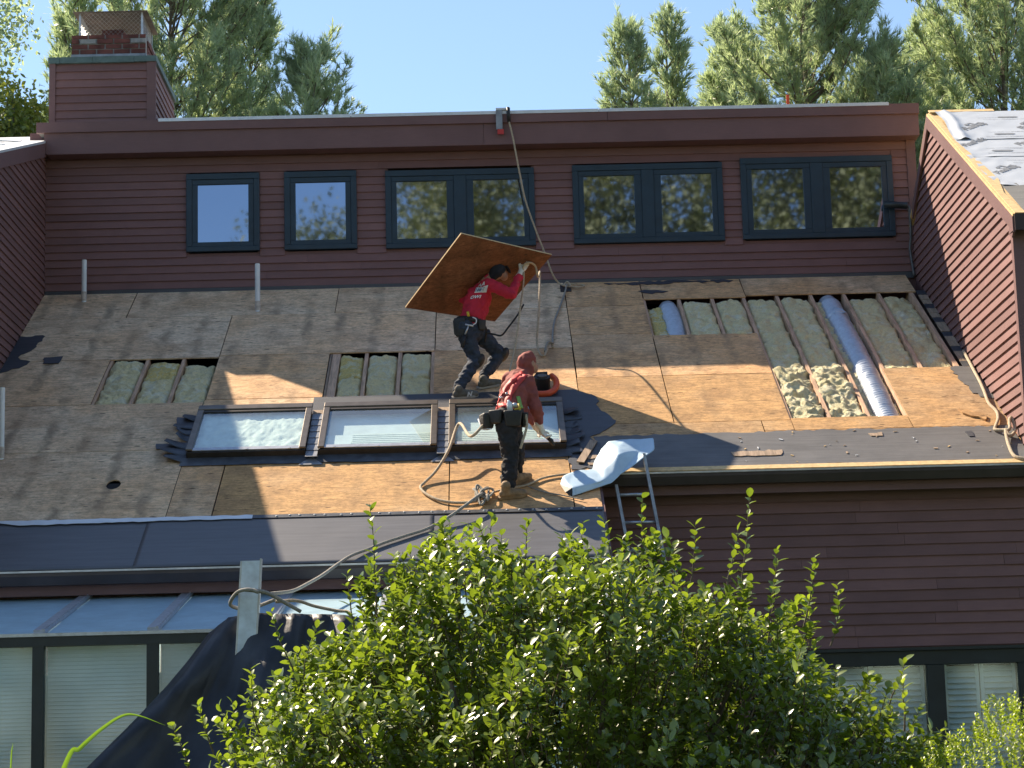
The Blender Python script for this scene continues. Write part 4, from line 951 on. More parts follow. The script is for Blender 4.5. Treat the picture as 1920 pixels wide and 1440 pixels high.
# --- person on the roof carrying the sheet
hipN, hipF = V3(-0.555, -3.27, -1.20), V3(-0.445, -3.12, -1.19)
kneeN, kneeF = V3(-0.455, -3.22, -1.545), V3(-0.195, -3.02, -1.445)
ankN, ankF = V3(-0.640, -3.385, -1.875), V3(-0.372, -3.085, -1.715)
chest, neck = V3(-0.40, -3.19, -0.86), V3(-0.315, -3.18, -0.685)
shN, shF = V3(-0.29, -3.31, -0.755), V3(-0.385, -3.03, -0.735)
elN, wrN, hdN = V3(-0.055, -3.37, -0.875), V3(0.028, -3.22, -0.650), V3(0.070, -3.17, -0.565)
elF, wrF = V3(-0.55, -2.92, -0.83), V3(-0.70, -2.93, -0.72)
head = V3(-0.188, -3.17, -0.575)
pr = [('c', (hipN+hipF)/2, 0.115, chest, 0.12), ('c', chest, 0.12, neck, 0.055), ('c', shN, 0.05, shF, 0.05), ('c', neck, 0.05, head, 0.055),
      ('e', head, (0.080, 0.085, 0.105), Matrix.Rotation(R(35), 3, 'Y')), ('e', head+V3(0.062, 0.02, -0.055), (0.042, 0.05, 0.052)), ('e', head+V3(0.090, 0.03, -0.015), (0.016, 0.014, 0.02)),
      ('e', head+V3(0.005, -0.082, -0.01), (0.018, 0.010, 0.026)),
      ('c', shN, 0.046, elN, 0.04), ('c', elN, 0.04, wrN, 0.03), ('c', shF, 0.046, elF, 0.04), ('c', elF, 0.04, wrF, 0.03), ('c', wrF, 0.03, wrF+V3(-0.06, 0.02, 0.05), 0.03),
      ('c', hipN, 0.085, kneeN, 0.058), ('c', kneeN, 0.056, ankN, 0.04), ('c', hipF, 0.085, kneeF, 0.058), ('c', kneeF, 0.056, ankF, 0.04)]
p1 = tag(blob('person', pr, M['skin'], None, 0.012), 'person in a red long-sleeved shirt and black cap carrying a plywood sheet on their back', 'person')
blob('shirt', [('c', V3(-0.485, -3.195, -1.135), 0.135, chest, 0.142), ('c', chest, 0.142, neck-V3(0, 0, 0.035), 0.075), ('c', shN, 0.075, shF, 0.075), ('c', shN, 0.070, elN, 0.057), ('c', elN, 0.057, wrN-(wrN-elN).normalized()*0.02, 0.040), ('c', shF, 0.07, elF, 0.056), ('c', elF, 0.056, wrF, 0.04), ('c', neck, 0.052, neck+V3(0.02, 0, 0.03), 0.05)], M['red'], p1, 0.010, 0.017, 10, 2)
tr = blob('trousers', [('c', (hipN+hipF)/2+V3(0, 0, 0.06), 0.125, (hipN+hipF)/2-V3(-0.02, 0, 0.03), 0.128), ('c', hipN, 0.105, kneeN, 0.076), ('c', kneeN, 0.076, ankN+V3(0, 0, 0.0), 0.060), ('c', hipF, 0.105, kneeF, 0.076), ('c', kneeF, 0.076, ankF+V3(0, 0, 0.01), 0.060)], M['denim'], p1, 0.010, 0.015, 12, 2, (1, 1, 1.7))
for kn, an in ((kneeN, ankN), (kneeF, ankF)):
    d = (kn-an).normalized(); c = kn+V3(0.045, 0.0, -0.005); 
    blob('knee_pad', [('e', c, (0.050, 0.068, 0.085), Matrix.Rotation(R(28), 3, 'Y'))], M['leather'], p1, 0.009)
o, d, s, up_ = shoe('shoe', rp(-0.655, 3.92, 0.004), rp(-0.435, 3.86, 0.004), 'shoe', p1)
nv, nf = text_mesh('N', 0.062, 0.25, 0.004)
c = rp(-0.655, 3.92, 0.004)
MB().add([c+d*(0.10+v.x)+up_*(0.030+v.y)-s*(-0.050 if s.y < 0 else 0.050) for v in nv], nf).build('shoe_letter', M['print_white'], o)
shoe('shoe', rp(-0.395, 3.64, 0.004), rp(-0.185, 3.53, 0.004), 'shoe', p1)
hp = []; hand(hp, wrN, hdN+V3(0, 0, 0.01), V3(0.35, 0.5, 0.75), V3(-0.6, -0.2, 0.4), 0.0115, 1.1, 0.078)
hp.append(('c', wrN-(hdN-wrN).normalized()*0.03, 0.040, wrN, 0.036)); blob('glove', hp, M['glove'], p1, 0.0055)
capo = blob('cap', [('e', head+V3(-0.012, -0.004, 0.020), (0.098, 0.100, 0.100), Matrix.Rotation(R(35), 3, 'Y')), ('c', head+V3(-0.06, -0.02, -0.06), 0.052, head+V3(-0.02, -0.02, -0.02), 0.075)], M['cap'], p1, 0.009)
bd_ = V3(0.72, 0.18, -0.52).normalized(); bs = V3(0.1, -1, 0.0).normalized(); bn = bd_.cross(bs).normalized(); bc = head+V3(0.055, 0.01, 0.03)
vs = []; fs = []
for i in range(9):
    a = -math.pi/2+math.pi*i/8
    for j in range(4):
        rr_ = j/3; vs.append(bc+bs*math.sin(a)*0.082*(0.95+0.05*rr_)+bd_*(0.012+math.cos(a)*0.085*rr_)+bn*(-0.018*(math.sin(a)**2)))
for i in range(8):
    for j in range(3): k = i*4+j; fs.append((k, k+1, k+5, k+4))
bo = MB().add(vs, fs).build('cap_brim', M['cap'], p1, True); md = bo.modifiers.new('s', 'SOLIDIFY'); md.thickness = 0.006
# print on the back of the shirt
bk0 = V3(-0.445, -3.335, -0.87); bu = V3(0.90, -0.08, 0.05).normalized(); bv = V3(0.36, 0.05, 0.93).normalized(); bn = bu.cross(bv).normalized()
if bn.y > 0: bn = -bn
def shirt_pt(a, b_, lift=0.006): return bk0+bu*a+bv*b_+bn*lift
so_ = [o_ for o_ in p1.children if o_.name.startswith('shirt')][0]
bpy.context.view_layer.update(); bvh = BVHTree.FromPolygons([v.co for v in so_.data.vertices], [tuple(p.vertices) for p in so_.data.polygons])
def press(p, lift=0.004):                  # lay a print on the cloth
    loc, n_, i, dd = bvh.ray_cast(p+V3(0, -0.3, 0), V3(0, 1, 0)); return (loc+n_*lift) if loc else p
def grid_print(u0, u1, v0, v1, mt, name, lift=0.004):
    vs = [press(shirt_pt(u0+(u1-u0)*i/6, v0+(v1-v0)*j/4), lift) for j in range(5) for i in range(7)]
    MB().add(vs, [(j*7+i, j*7+i+1, j*7+i+8, j*7+i+7) for j in range(4) for i in range(6)]).build(name, M[mt], so_)
grid_print(-0.01, 0.115, 0.03, 0.095, 'print_white', 'shirt_print_panel')
grid_print(-0.005, 0.085, 0.04, 0.088, 'print_blue', 'shirt_print_box', 0.006)
def cloth_text(txt, size, u0, v0, lift):
    a, f = text_mesh(txt, size, 0.1, 0.002)
    MB().add([press(shirt_pt(u0+v.x, v0+v.y), lift) for v in a], f).build('shirt_lettering', M['print_white'], so_)
cloth_text('ITEN', 0.055, -0.002, 0.045, 0.009); cloth_text('OWI', 0.05, -0.035, -0.035, 0.006); cloth_text('AA', 0.055, 0.0, 0.105, 0.006)
# belt, pouch and tools at the hip
hb = (hipN+hipF)/2+V3(0, 0, 0.075)
belt = MB(); pts = [hb+V3(math.cos(2*math.pi*k/20)*0.140, math.sin(2*math.pi*k/20)*0.138, -0.02*math.cos(2*math.pi*k/20)) for k in range(21)]
strap(pts, 0.055, 'leather', 'tool_belt', p1, lambda p: (p-hb).normalized(), 0.007)
pouch(p1, hb+V3(-0.10, -0.12, -0.085), 0.12, 0.07, 0.20, R(-20)); pouch(p1, hb+V3(-0.12, -0.03, -0.07), 0.10, 0.10, 0.17, R(60))
pouch(p1, hb+V3(0.12, -0.09, -0.06), 0.09, 0.05, 0.11, R(30))
tb = hb+V3(-0.02, -0.17, 0.02)
MB().tube([tb+V3(0, 0, 0.05), tb+V3(0.008, 0, 0.0)], 0.014, 8).build('tape_handle', M['yellow'], p1, True)
MB().tube(spline([tb+V3(0.05, 0, -0.01), tb+V3(0.085, 0.0, -0.03), tb+V3(0.085, 0, -0.07), tb+V3(0.055, 0, -0.09)], 5), 0.006, 6).build('belt_ring', M['print_white'], p1, True)
hm = MB().tube([tb+V3(0.01, 0, -0.09), tb+V3(-0.035, -0.005, -0.20)], 0.009, 8)
MB().tube([tb+V3(-0.035, -0.005, -0.20), tb+V3(-0.065, -0.008, -0.33)], 0.019, 10).build('hammer_grip', M['black'], p1, True)
hm.build('hammer_shank', M['steel'], p1, True); MB().tube([tb+V3(-0.03, 0, -0.085), tb+V3(0.055, 0, -0.105)], 0.011, 8).build('hammer_head', M['steel'], p1, True)
strap([tb+V3(-0.075, 0, -0.19), tb+V3(-0.10, 0, -0.24), tb+V3(-0.06, 0, -0.275), tb+V3(-0.045, 0, -0.22)], 0.012, 'black', 'tool_loop', p1, V3(0, -1, 0.1))
strap([hb+V3(0.11, -0.10, -0.01), hb+V3(0.17, -0.06, -0.10), hb+V3(0.15, 0.0, -0.22)], 0.022, 'black', 'leg_strap', p1, V3(0.3, -1, 0.1))

# --- the sheet on that person's back
A, B, C_, D = V3(-0.565, -3.80, -0.318), V3(0.386, -3.18, -0.419), V3(-0.233, -2.465, -0.976), V3(-1.181, -3.07, -0.929)
sn = (B-A).cross(D-A).normalized()
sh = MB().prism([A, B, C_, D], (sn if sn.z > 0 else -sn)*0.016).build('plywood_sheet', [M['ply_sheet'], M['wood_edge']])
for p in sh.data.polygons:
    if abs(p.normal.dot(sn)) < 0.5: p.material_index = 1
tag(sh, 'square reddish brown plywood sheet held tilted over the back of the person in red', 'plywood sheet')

# --- bent person in the rust hoodie
hipC = V3(-0.145, -5.52, -2.585)
hN, hF = hipC+V3(-0.02, -0.09, -0.02), hipC+V3(0.02, 0.09, -0.01)
kN, kF = V3(-0.135, -5.60, -2.92), V3(-0.075, -5.42, -2.87)
aN, aF = V3(-0.165, -5.63, -3.19), V3(-0.085, -5.37, -3.02)
ch2, nk2 = V3(-0.075, -5.33, -2.255), V3(-0.005, -5.19, -2.085)
sN, sF = V3(0.045, -5.33, -2.165), V3(-0.115, -5.05, -2.085)
eN, wN, pN = V3(0.118, -5.40, -2.430), V3(0.148, -5.33, -2.585), V3(0.172, -5.30, -2.640)
eF, wF, pF = V3(-0.02, -5.02, -2.36), V3(0.09, -4.98, -2.50), V3(0.12, -4.96, -2.54)
hd2 = V3(0.052, -5.15, -1.955)
pr = [('c', hipC, 0.12, ch2, 0.125), ('c', ch2, 0.125, nk2, 0.06), ('c', sN, 0.05, sF, 0.05), ('c', nk2, 0.05, hd2, 0.055), ('e', hd2, (0.085, 0.085, 0.105)), ('e', hd2+V3(0.065, 0.03, -0.04), (0.04, 0.05, 0.05)), ('e', hd2+V3(0.095, 0.05, -0.01), (0.016, 0.014, 0.02)),
      ('c', sN, 0.048, eN, 0.042), ('c', eN, 0.042, wN, 0.03), ('c', sF, 0.048, eF, 0.042), ('c', eF, 0.042, wF, 0.03), ('c', wF, 0.03, pF, 0.032),
      ('c', hN, 0.09, kN, 0.06), ('c', kN, 0.058, aN, 0.042), ('c', hF, 0.09, kF, 0.06), ('c', kF, 0.058, aF, 0.042)]
p2 = tag(blob('person', pr, M['skin'], None, 0.012), 'person in a hooded rust-red sweatshirt with red harness bending over the skylights', 'person')
hood = blob('hoodie', [('c', hipC+(ch2-hipC)*0.15, 0.128, ch2, 0.150), ('c', ch2, 0.150, nk2-V3(0.02, 0.03, 0.03), 0.105), ('c', sN, 0.082, sF, 0.082), ('c', sN, 0.080, eN, 0.062), ('c', eN, 0.062, wN-(wN-eN).normalized()*0.015, 0.043), ('c', sF, 0.078, eF, 0.06), ('c', eF, 0.06, wF, 0.043),
      ('e', hd2+V3(-0.012, -0.012, 0.006), (0.098, 0.100, 0.118), Matrix.Rotation(R(14), 3, 'Y')), ('c', nk2, 0.085, hd2-V3(0.01, 0.01, 0.03), 0.085)], M['maroon'], p2, 0.010, 0.016, 10, 2)
blob('trousers', [('c', hipC+V3(0, 0, 0.04), 0.130, hipC-V3(0, 0, 0.03), 0.130), ('c', hN, 0.108, kN, 0.084), ('c', kN, 0.084, aN+V3(0, 0, 0.02), 0.070), ('c', hF, 0.105, kF, 0.080), ('c', kF, 0.08, aF+V3(0, 0, 0.02), 0.066)], M['work_black'], p2, 0.010, 0.015, 12, 2, (1, 1, 1.6))
shoe('boot', rp(-0.215, 6.585, 0.004), rp(0.00, 6.52, 0.004), 'boot', p2, sole='boot', hi=0.13); shoe('boot', rp(-0.125, 6.27, 0.004), rp(0.045, 6.10, 0.004), 'boot', p2, sole='boot', hi=0.12)
hp = []; hand(hp, wN, pN, V3(0.45, 0.1, -0.75), V3(0.3, 0.8, 0.1), 0.0115, 0.9, 0.075); hp.append(('c', wN-(pN-wN).normalized()*0.025, 0.042, wN, 0.036)); blob('glove', hp, M['glove'], p2, 0.0055)
hp = []; hand(hp, wF, pF, V3(0.6, 0.1, -0.7), V3(0.3, -0.8, 0.1), 0.0115, 0.6, 0.075); blob('glove', hp, M['glove'], p2, 0.006)
bpy.context.view_layer.update(); bvh2 = BVHTree.FromPolygons([v.co for v in hood.data.vertices], [tuple(p.vertices) for p in hood.data.polygons])
def back(x, z, lift=0.007):
    loc, n_, i, dd = bvh2.ray_cast(V3(x, -7.0, z), V3(0, 1, 0)); return (loc+n_*lift) if loc else V3(x, -5.4, z)
nb = lambda p: bvh2.find_nearest(p)[1]
strap([back(-0.255, -2.40), back(-0.215, -2.32), back(-0.16, -2.24), back(-0.10, -2.165), back(-0.045, -2.11), back(0.0, -2.075)], 0.056, 'webbing', 'harness_strap', p2, nb)
strap([back(-0.165, -2.42), back(-0.125, -2.32), back(-0.08, -2.23), back(-0.02, -2.145), back(0.03, -2.10)], 0.058, 'webbing', 'harness_strap', p2, nb)
strap([back(-0.255, -2.405, 0.012), back(-0.20, -2.42, 0.012), back(-0.15, -2.425, 0.012)], 0.055, 'webbing', 'harness_plate', p2, nb)
strap([back(-0.055, -2.33), back(-0.04, -2.39), back(-0.02, -2.45)], 0.036, 'green_web', 'harness_strap', p2, nb)
for x, z in ((-0.205, -2.335), (-0.15, -2.30), (-0.24, -2.39)): MB().ball(back(x, z, 0.014), (0.016, 0.008, 0.014), 8, 6).build('harness_ring', M['steel'], p2, True)
hb = hipC+V3(-0.005, 0, 0.07)
pts = [hb+V3(math.cos(2*math.pi*k/20)*0.150, math.sin(2*math.pi*k/20)*0.150, 0.02*math.cos(2*math.pi*k/20)) for k in range(21)]
strap(pts, 0.07, 'leather', 'tool_belt', p2, lambda p: (p-hb).normalized(), 0.008)
pouch(p2, hb+V3(0.04, -0.175, -0.055), 0.17, 0.09, 0.15, R(5)); pouch(p2, hb+V3(-0.20, -0.08, -0.06), 0.12, 0.16, 0.15, R(20)); pouch(p2, hb+V3(-0.11, -0.155, -0.03), 0.13, 0.08, 0.13, R(-25)); pouch(p2, hb+V3(0.15, -0.06, -0.05), 0.06, 0.12, 0.13, R(10))
q_ = hb+V3(0.02, -0.16, 0.075)
MB().tube([q_-V3(0, 0, 0.06), q_+V3(-0.008, 0, 0.02), q_+V3(-0.012, 0, 0.035), q_+V3(-0.014, 0, 0.05)], [0.026, 0.027, 0.013, 0.012], 12).build('water_bottle', M['bottle'], p2, True)
MB().tube([hb+V3(0.10, -0.165, 0.09), hb+V3(0.115, -0.165, -0.02)], 0.010, 8).tube([hb+V3(0.06, -0.165, 0.035), hb+V3(0.12, -0.165, 0.045)], 0.010, 8).build('tape_measure', M['yellow'], p2, True)
MB().ball(hb+V3(0.065, -0.155, 0.075), (0.03, 0.02, 0.026), 8, 6).build('belt_buckle', M['steel'], p2)
MB().tube([hb+V3(-0.28, -0.06, -0.03), hb+V3(-0.25, -0.1, -0.135), hb+V3(-0.16, -0.15, -0.14)], 0.006, 6).build('pouch_trim', M['print_white'], p2, True)
strap([hb+V3(-0.10, -0.13, -0.12), hb+V3(-0.06, -0.16, -0.22), hb+V3(-0.04, -0.13, -0.33)], 0.03, 'black', 'leg_strap', p2, V3(-0.3, -0.85, 0.4))
kn = tag(MB().tube([pN+V3(0.0, 0.0, -0.02), pN+V3(0.05, 0.01, -0.055)], 0.016, 8).build('hammer', M['webbing'], None, True), 'short black and red hand tool gripped by the bending person', 'tool')
MB().tube([pN+V3(0.045, 0.01, -0.05), pN+V3(0.085, 0.012, -0.085), pN+V3(0.108, 0.014, -0.13)], [0.017, 0.022, 0.011], 8).build('tool_head', M['black'], kn, True)
# ------------------------------------------------------------------ ropes and site gear
anc = tag(MB().box(-0.145, -0.068, FY-0.055, FY-0.03, 1.842, 2.085).build('roof_anchor', M['lead']), 'grey metal rope anchor hooked over the clerestory roof edge', 'anchor')
MB().box(-0.130, -0.055, FY-0.052, FY-0.032, 1.78, 1.842).build('anchor_tag', M['webbing'], anc)
MB().box(-0.145, 0.03, FY-0.05, FY+0.15, 2.085, 2.11).build('anchor_plate', M['white_metal'], anc)
MB().tube([(0.0, FY-0.05, 2.11), (0.005, FY-0.06, 2.04), (0.012, FY-0.06, 1.93)], 0.022, 8).build('rope_grab', M['black'], anc, True)
y = FY-0.06
rope([(0.012, y, 1.93), (0.055, y, 1.72), (0.116, y+.02, 1.338), (0.186, y+.02, 0.944), (0.299, y+.03, 0.583), (0.393, y+.05, 0.32), (0.481, y+.06, 0.055), rp(0.56, 0.20, 0.05), rp(0.645, 0.30, 0.04)], 0.011, 'pale rope hanging from the roof edge anchor down the clerestory wall')
rope([rp(0.645, 0.30, 0.06), rp(0.618, 0.50, 0.035), rp(0.540, 1.0, 0.02), rp(0.460, 1.48, 0.02), rp(0.418, 1.95, 0.02), rp(0.405, 2.30, 0.03), rp(0.395, 2.40, 0.06), rp(0.345, 2.46, 0.09), rp(0.305, 2.62, 0.04)], 0.012, 'grey rope running down the plywood from the knot below the clerestory', 'rope_dark')
kn = tag(MB().tube(spline([rp(0.60, 0.24, 0.03), rp(0.66, 0.22, 0.07), rp(0.69, 0.30, 0.04), rp(0.62, 0.34, 0.06), rp(0.61, 0.26, 0.05), rp(0.70, 0.25, 0.05), rp(0.82, 0.22, 0.03), rp(0.86, 0.27, 0.03), rp(0.78, 0.32, 0.03), rp(0.68, 0.29, 0.04)], 6), 0.011, 8).build('rope_knot', M['rope'], None, True), 'knotted rope loop with short tail at the top of the plywood', 'knot')
MB().rbox(0.57, 0.70, 0.16, 0.40, 0.004, 0.012).build('anchor_plate', M['lead_dark'], kn)
hx = hdN
rope([hx+V3(0.0, -0.03, -0.02), hx+V3(0.015, -0.04, 0.035), hx+V3(0.07, -0.04, 0.062), hx+V3(0.135, 0.05, 0.045), hx+V3(0.165, 0.15, -0.05), rp(0.285, 1.9, 0.72), rp(0.27, 2.1, 0.50), rp(0.245, 2.3, 0.28), rp(0.225, 2.45, 0.10), rp(0.25, 2.66, 0.03), rp(0.30, 2.72, 0.03), rp(0.34, 2.50, 0.05), rp(0.385, 2.34, 0.05), rp(0.40, 2.44, 0.02)], 0.0115, 'tan rope looping over the raised glove of the person in red')
rope([hx+V3(0.012, -0.04, -0.04), hx+V3(0.0, -0.06, -0.20), hx+V3(-0.035, -0.10, -0.42), hx+V3(-0.07, -0.16, -0.66), hx+V3(-0.115, -0.25, -0.92), V3(-0.11, -3.75, -1.80), rp(-0.16, 4.3, 0.13)], 0.009, 'thin tan rope hanging straight down from the raised glove')
rope([V3(0.07, -3.24, -0.96), V3(0.0, -3.26, -1.08), V3(-0.10, -3.27, -1.21), V3(-0.17, -3.27, -1.29), V3(-0.25, -3.25, -1.275), V3(-0.34, -3.24, -1.25)], 0.010, 'dark tether clipped from the belt of the person in red to the hanging rope', 'black')
pb = hipC+V3(-0.24, -0.12, -0.03)
rope([pb, pb+V3(-0.12, 0.0, -0.10), rp(-0.62, 5.35, 0.28), rp(-0.72, 5.75, 0.17), rp(-0.84, 6.02, 0.07), rp(-0.945, 6.19, 0.025), rp(-0.985, 6.30, 0.022), rp(-0.94, 6.45, 0.022), rp(-0.82, 6.61, 0.022), rp(-0.66, 6.69, 0.022), rp(-0.49, 6.675, 0.022), rp(-0.41, 6.58, 0.03)], 0.014, 'thick rope sweeping in a wide loop over the sunlit plywood left of the boots')
rope([hipC+V3(0.16, -0.12, 0.06), hipC+V3(0.165, -0.13, -0.05), hipC+V3(0.12, -0.15, -0.2), hipC+V3(0.10, -0.14, -0.26)], 0.012, 'pale rope hanging at the right hip of the bending person', 'rope')
cl = []
rr = random.Random(8)
for k in range(26):
    a = k*0.9; cl.append(rp(-0.40+0.075*math.cos(a)*(0.4+rr.random()), 6.56+0.17*math.sin(a*1.3)*(0.4+rr.random()), 0.02+0.06*rr.random()))
rope(cl, 0.011, 'tangled bundle of rope beside the boots on the plywood', 'rope_dark', 6, 'rope_tangle')
rope([rp(-0.36, 6.53, 0.03), rp(-0.25, 6.44, 0.025), rp(-0.10, 6.36, 0.02), rp(0.02, 6.30, 0.02), rp(0.17, 6.15, 0.02), rp(0.35, 6.08, 0.02), rp(0.55, 6.06, 0.02)], 0.011, 'rope lying on plywood from the boots to the folded blue film')
rope([rp(0.02, 6.33, 0.016), rp(0.16, 6.47, 0.016), rp(0.36, 6.58, 0.016), rp(0.52, 6.68, 0.016)], 0.006, 'thin dark cord on the plywood right of the boots', 'rope_dark')
rope([rp(-0.40, 6.55, 0.05), rp(-0.456, 6.74, 0.10), rp(-0.579, 6.94, 0.09), rp(-0.723, 7.11, 0.06), rp(-0.912, 7.28, 0.03), rp(-1.099, 7.42, 0.03), rp(-1.284, 7.56, 0.03), rp(-1.419, 7.69, 0.03), rp(-1.553, 7.83, 0.04), V3(-1.66, -6.97, -4.0), V3(-1.76, -7.4, -4.13), V3(-1.84, -7.9, -4.24), V3(-1.92, -8.5, -4.35), V3(-2.05, -8.95, -4.405)], 0.014, 'long rope crossing the black roll roofing down towards the metal channel', 'rope_dark')
rope([V3(-2.10, -9.30, -4.42), V3(-2.18, -9.32, -4.40), V3(-2.27, -9.27, -4.42), V3(-2.33, -9.12, -4.50), V3(-2.20, -9.02, -4.52), V3(-2.0, -9.05, -4.46)], 0.014, 'rope wound around the upright metal channel', 'rope_dark')
rope([V3(-2.20, -9.31, -4.40), V3(-2.05, -9.26, -4.42), V3(-1.92, -9.18, -4.49), V3(-1.80, -9.12, -4.56)], 0.015, 'dark rope end trailing right from the metal channel', 'rope_dark')
rope([V3(-2.0, -9.0, -4.47), V3(-1.85, -8.9, -4.46), V3(-1.72, -8.85, -4.50), V3(-1.55, -8.85, -4.54), V3(-1.45, -8.9, -4.56), V3(-1.41, -9.0, -4.66), V3(-1.40, -9.05, -4.80)], 0.013, 'frayed pale rope stretched along the top edge of the black tarp')
rope([rp(4.834, 2.90, 0.03), rp(4.825, 3.20, 0.03), rp(4.815, 3.45, 0.03), rp(4.80, 3.86, 0.03), rp(4.78, 4.15, 0.03), rp(4.75, 4.50, 0.03), rp(4.775, 4.72, 0.03), rp(4.745, 4.93, 0.03), rp(4.67, 5.14, 0.03), rp(4.65, 5.22, 0.03), rp(4.71, 5.29, 0.05), rp(4.765, 5.32, 0.07), rp(4.80, 5.16, 0.10), rp(4.835, 5.10, 0.10), rp(4.83, 5.28, 0.06), rp(4.77, 5.42, 0.05), rp(4.73, 5.42, 0.05), rp(4.73, 5.31, 0.06), rp(4.69, 5.57, 0.04), rp(4.67, 5.85, 0.03), rp(4.70, 5.96, 0.03), rp(4.82, 6.02, 0.03)], 0.017, 'thick pale rope knotted at the foot of the sunlit right wing wall')
# orange tool on the membrane
tl = tag(MB().tube(spline([rp(0.13, 3.93, 0.05), rp(0.20, 3.97, 0.05), rp(0.30, 3.95, 0.05), rp(0.375, 3.84, 0.06), rp(0.385, 3.72, 0.10), rp(0.34, 3.62, 0.12)], 6), [0.034]*31, 10).build('roofing_nailer', M['orange'], None, True), 'orange and black power tool lying on the black membrane above the skylights', 'power tool')
MB().tube([rp(0.24, 3.72, 0.02), rp(0.24, 3.72, 0.15)], 0.085, 16).build('tool_drum', M['black'], tl); MB().tube([rp(0.24, 3.72, 0.15), rp(0.24, 3.72, 0.165)], 0.05, 14).build('drum_cap', M['bronze'], tl)
MB().tube([rp(0.14, 3.66, 0.08), rp(0.20, 3.60, 0.14), rp(0.30, 3.60, 0.14)], 0.022, 8).build('tool_grip', M['black'], tl, True)
# orange flag pole far along the upper roof
fl = tag(MB().box(3.86, 3.90, 2.98, 3.0, 2.0, 3.22).build('safety_flag', M['orange']), 'small orange marker standing on the upper roof before the pines', 'marker')

# ladder under the right eave
lt = V3(1.125, -5.30, -2.87); ld = V3(0.13, -0.26, -1.0); LL = (lt.z-GZ)
lad = tag(empty('ladder', (lt+ld*LL)), 'worn aluminium ladder leaning on the right gutter below the blue film', 'ladder')
for off in (0.0, -0.315):
    k0 = 0.30 if off else 0.0; a = lt+V3(off, 0, 0)+ld*k0; MB().obox(a-V3(0.014, 0.03, 0), V3(0.028, 0, 0), V3(0, 0.06, -0.016), ld*(LL-k0)).build('rail', M['alu_old'] if 'alu_old' in M else M['alu'], lad)
k = 0.40
while k < LL:
    c = lt+ld*k; MB().tube([c, c-V3(0.315, 0, 0)], 0.016, 8).build('rung', M['alu'], lad, True); k += 0.27

# folded blue film lying over the eave and the ladder top
FP = {'a0': (0.318, -5.500, -3.168), 'a1': (0.354, -5.380, -3.072), 'a2': (0.460, -5.280, -3.011), 'a3': (0.635, -5.200, -2.994), 'f0': (0.420, -5.660, -3.226), 'f1': (0.703, -5.560, -3.160),
 'f2': (0.797, -5.500, -3.130), 'g0': (0.416, -5.680, -3.308), 'g1': (0.795, -5.520, -3.172), 'm0': (0.655, -5.150, -2.926), 'm1': (0.735, -5.060, -2.782), 'm2': (0.807, -5.000, -2.702), 'm3': (0.882, -5.380, -2.878),
 'm5': (0.684, -5.340, -3.014), 'm6': (0.884, -5.220, -2.788), 'r0': (0.986, -5.020, -2.684), 'r1': (1.241, -5.100, -2.692), 'r2': (1.233, -5.280, -2.831), 'r3': (0.884, -5.480, -3.089), 'r4': (1.097, -5.200, -2.827)}
fk = list(FP); fi = {k: i for i, k in enumerate(fk)}
ff = [('a0', 'f0', 'a1'), ('a1', 'f0', 'a2'), ('a2', 'f0', 'f1', 'm5'), ('a2', 'm5', 'a3'), ('f0', 'g0', 'g1', 'f2', 'f1'), ('a3', 'm5', 'm0'), ('m0', 'm5', 'm6', 'm1'), ('m1', 'm6', 'm2'), ('m5', 'm3', 'm6'), ('m5', 'f1', 'f2', 'm3'),
      ('m2', 'm6', 'r0'), ('m6', 'm3', 'r4', 'r0'), ('r0', 'r4', 'r1'), ('r4', 'r2', 'r1'), ('m3', 'r3', 'r4'), ('m3', 'f2', 'r3'), ('r4', 'r3', 'r2'), ('f2', 'g1', 'r3')]
fm = MB().add([FP[k] for k in fk], [tuple(fi[k] for k in f_) for f_ in ff])
fo = fm.build('folded_film', M['film'], None, False)
bmx = bmesh.new(); bmx.from_mesh(fo.data); bmesh.ops.recalc_face_normals(bmx, faces=bmx.faces); bmx.to_mesh(fo.data); bmx.free()
ss = fo.modifiers.new('sub', 'SUBSURF'); ss.levels = 3; ss.render_levels = 3; ss.subdivision_type = 'SIMPLE'
dt = bpy.data.textures.new('crumple', 'CLOUDS'); dt.noise_scale = 0.09; dm = fo.modifiers.new('d', 'DISPLACE'); dm.texture = dt; dm.strength = 0.022; dm.texture_coords = 'GLOBAL'
sm = fo.modifiers.new('sm', 'SMOOTH'); sm.iterations = 2
fo.data.polygons.foreach_set('use_smooth', [True]*len(fo.data.polygons))
md = fo.modifiers.new('s', 'SOLIDIFY'); md.thickness = 0.005; md.offset = -1
tag(fo, 'folded sheet of pale blue film lying over the eave at the ladder top', 'plastic film')
MB().prism([FP['a0'], FP['f0'], FP['g0'], (0.36, -5.64, -3.262)], (0.10, 0.05, 0.0)).build('film_inside', M['film_in'], fo)  # black plug painted as the shade inside the open end
MB().obox(rp(0.50, 5.78, 0.02), V*-0.55+U*0.16, U*0.07+V*0.03, N*0.012).build('shingle_strip', M['board'], fo)

# upright galvanised channel by the sunroom
cb = V3(-2.17, -9.16, -4.18)
chn = tag(MB().obox((-2.235, -9.18, -4.17), (0.135, 0, 0), (-0.055, 0.0, -0.93), (0, 0.012, 0)).build('metal_channel', M['chan']), 'tall pale blue galvanised metal channel standing before the sunroom eave', 'metal channel')
MB().obox((-2.1005, -9.181, -4.155), (0.014, 0, 0), (-0.055, 0.0, -0.93), (0, 0.07, 0)).build('flange', M['alu'], chn)
MB().obox((-2.249, -9.180, -4.17), (0.0135, 0, 0), (-0.055, 0.0, -0.93), (0, 0.06, 0)).build('flange', M['alu'], chn)
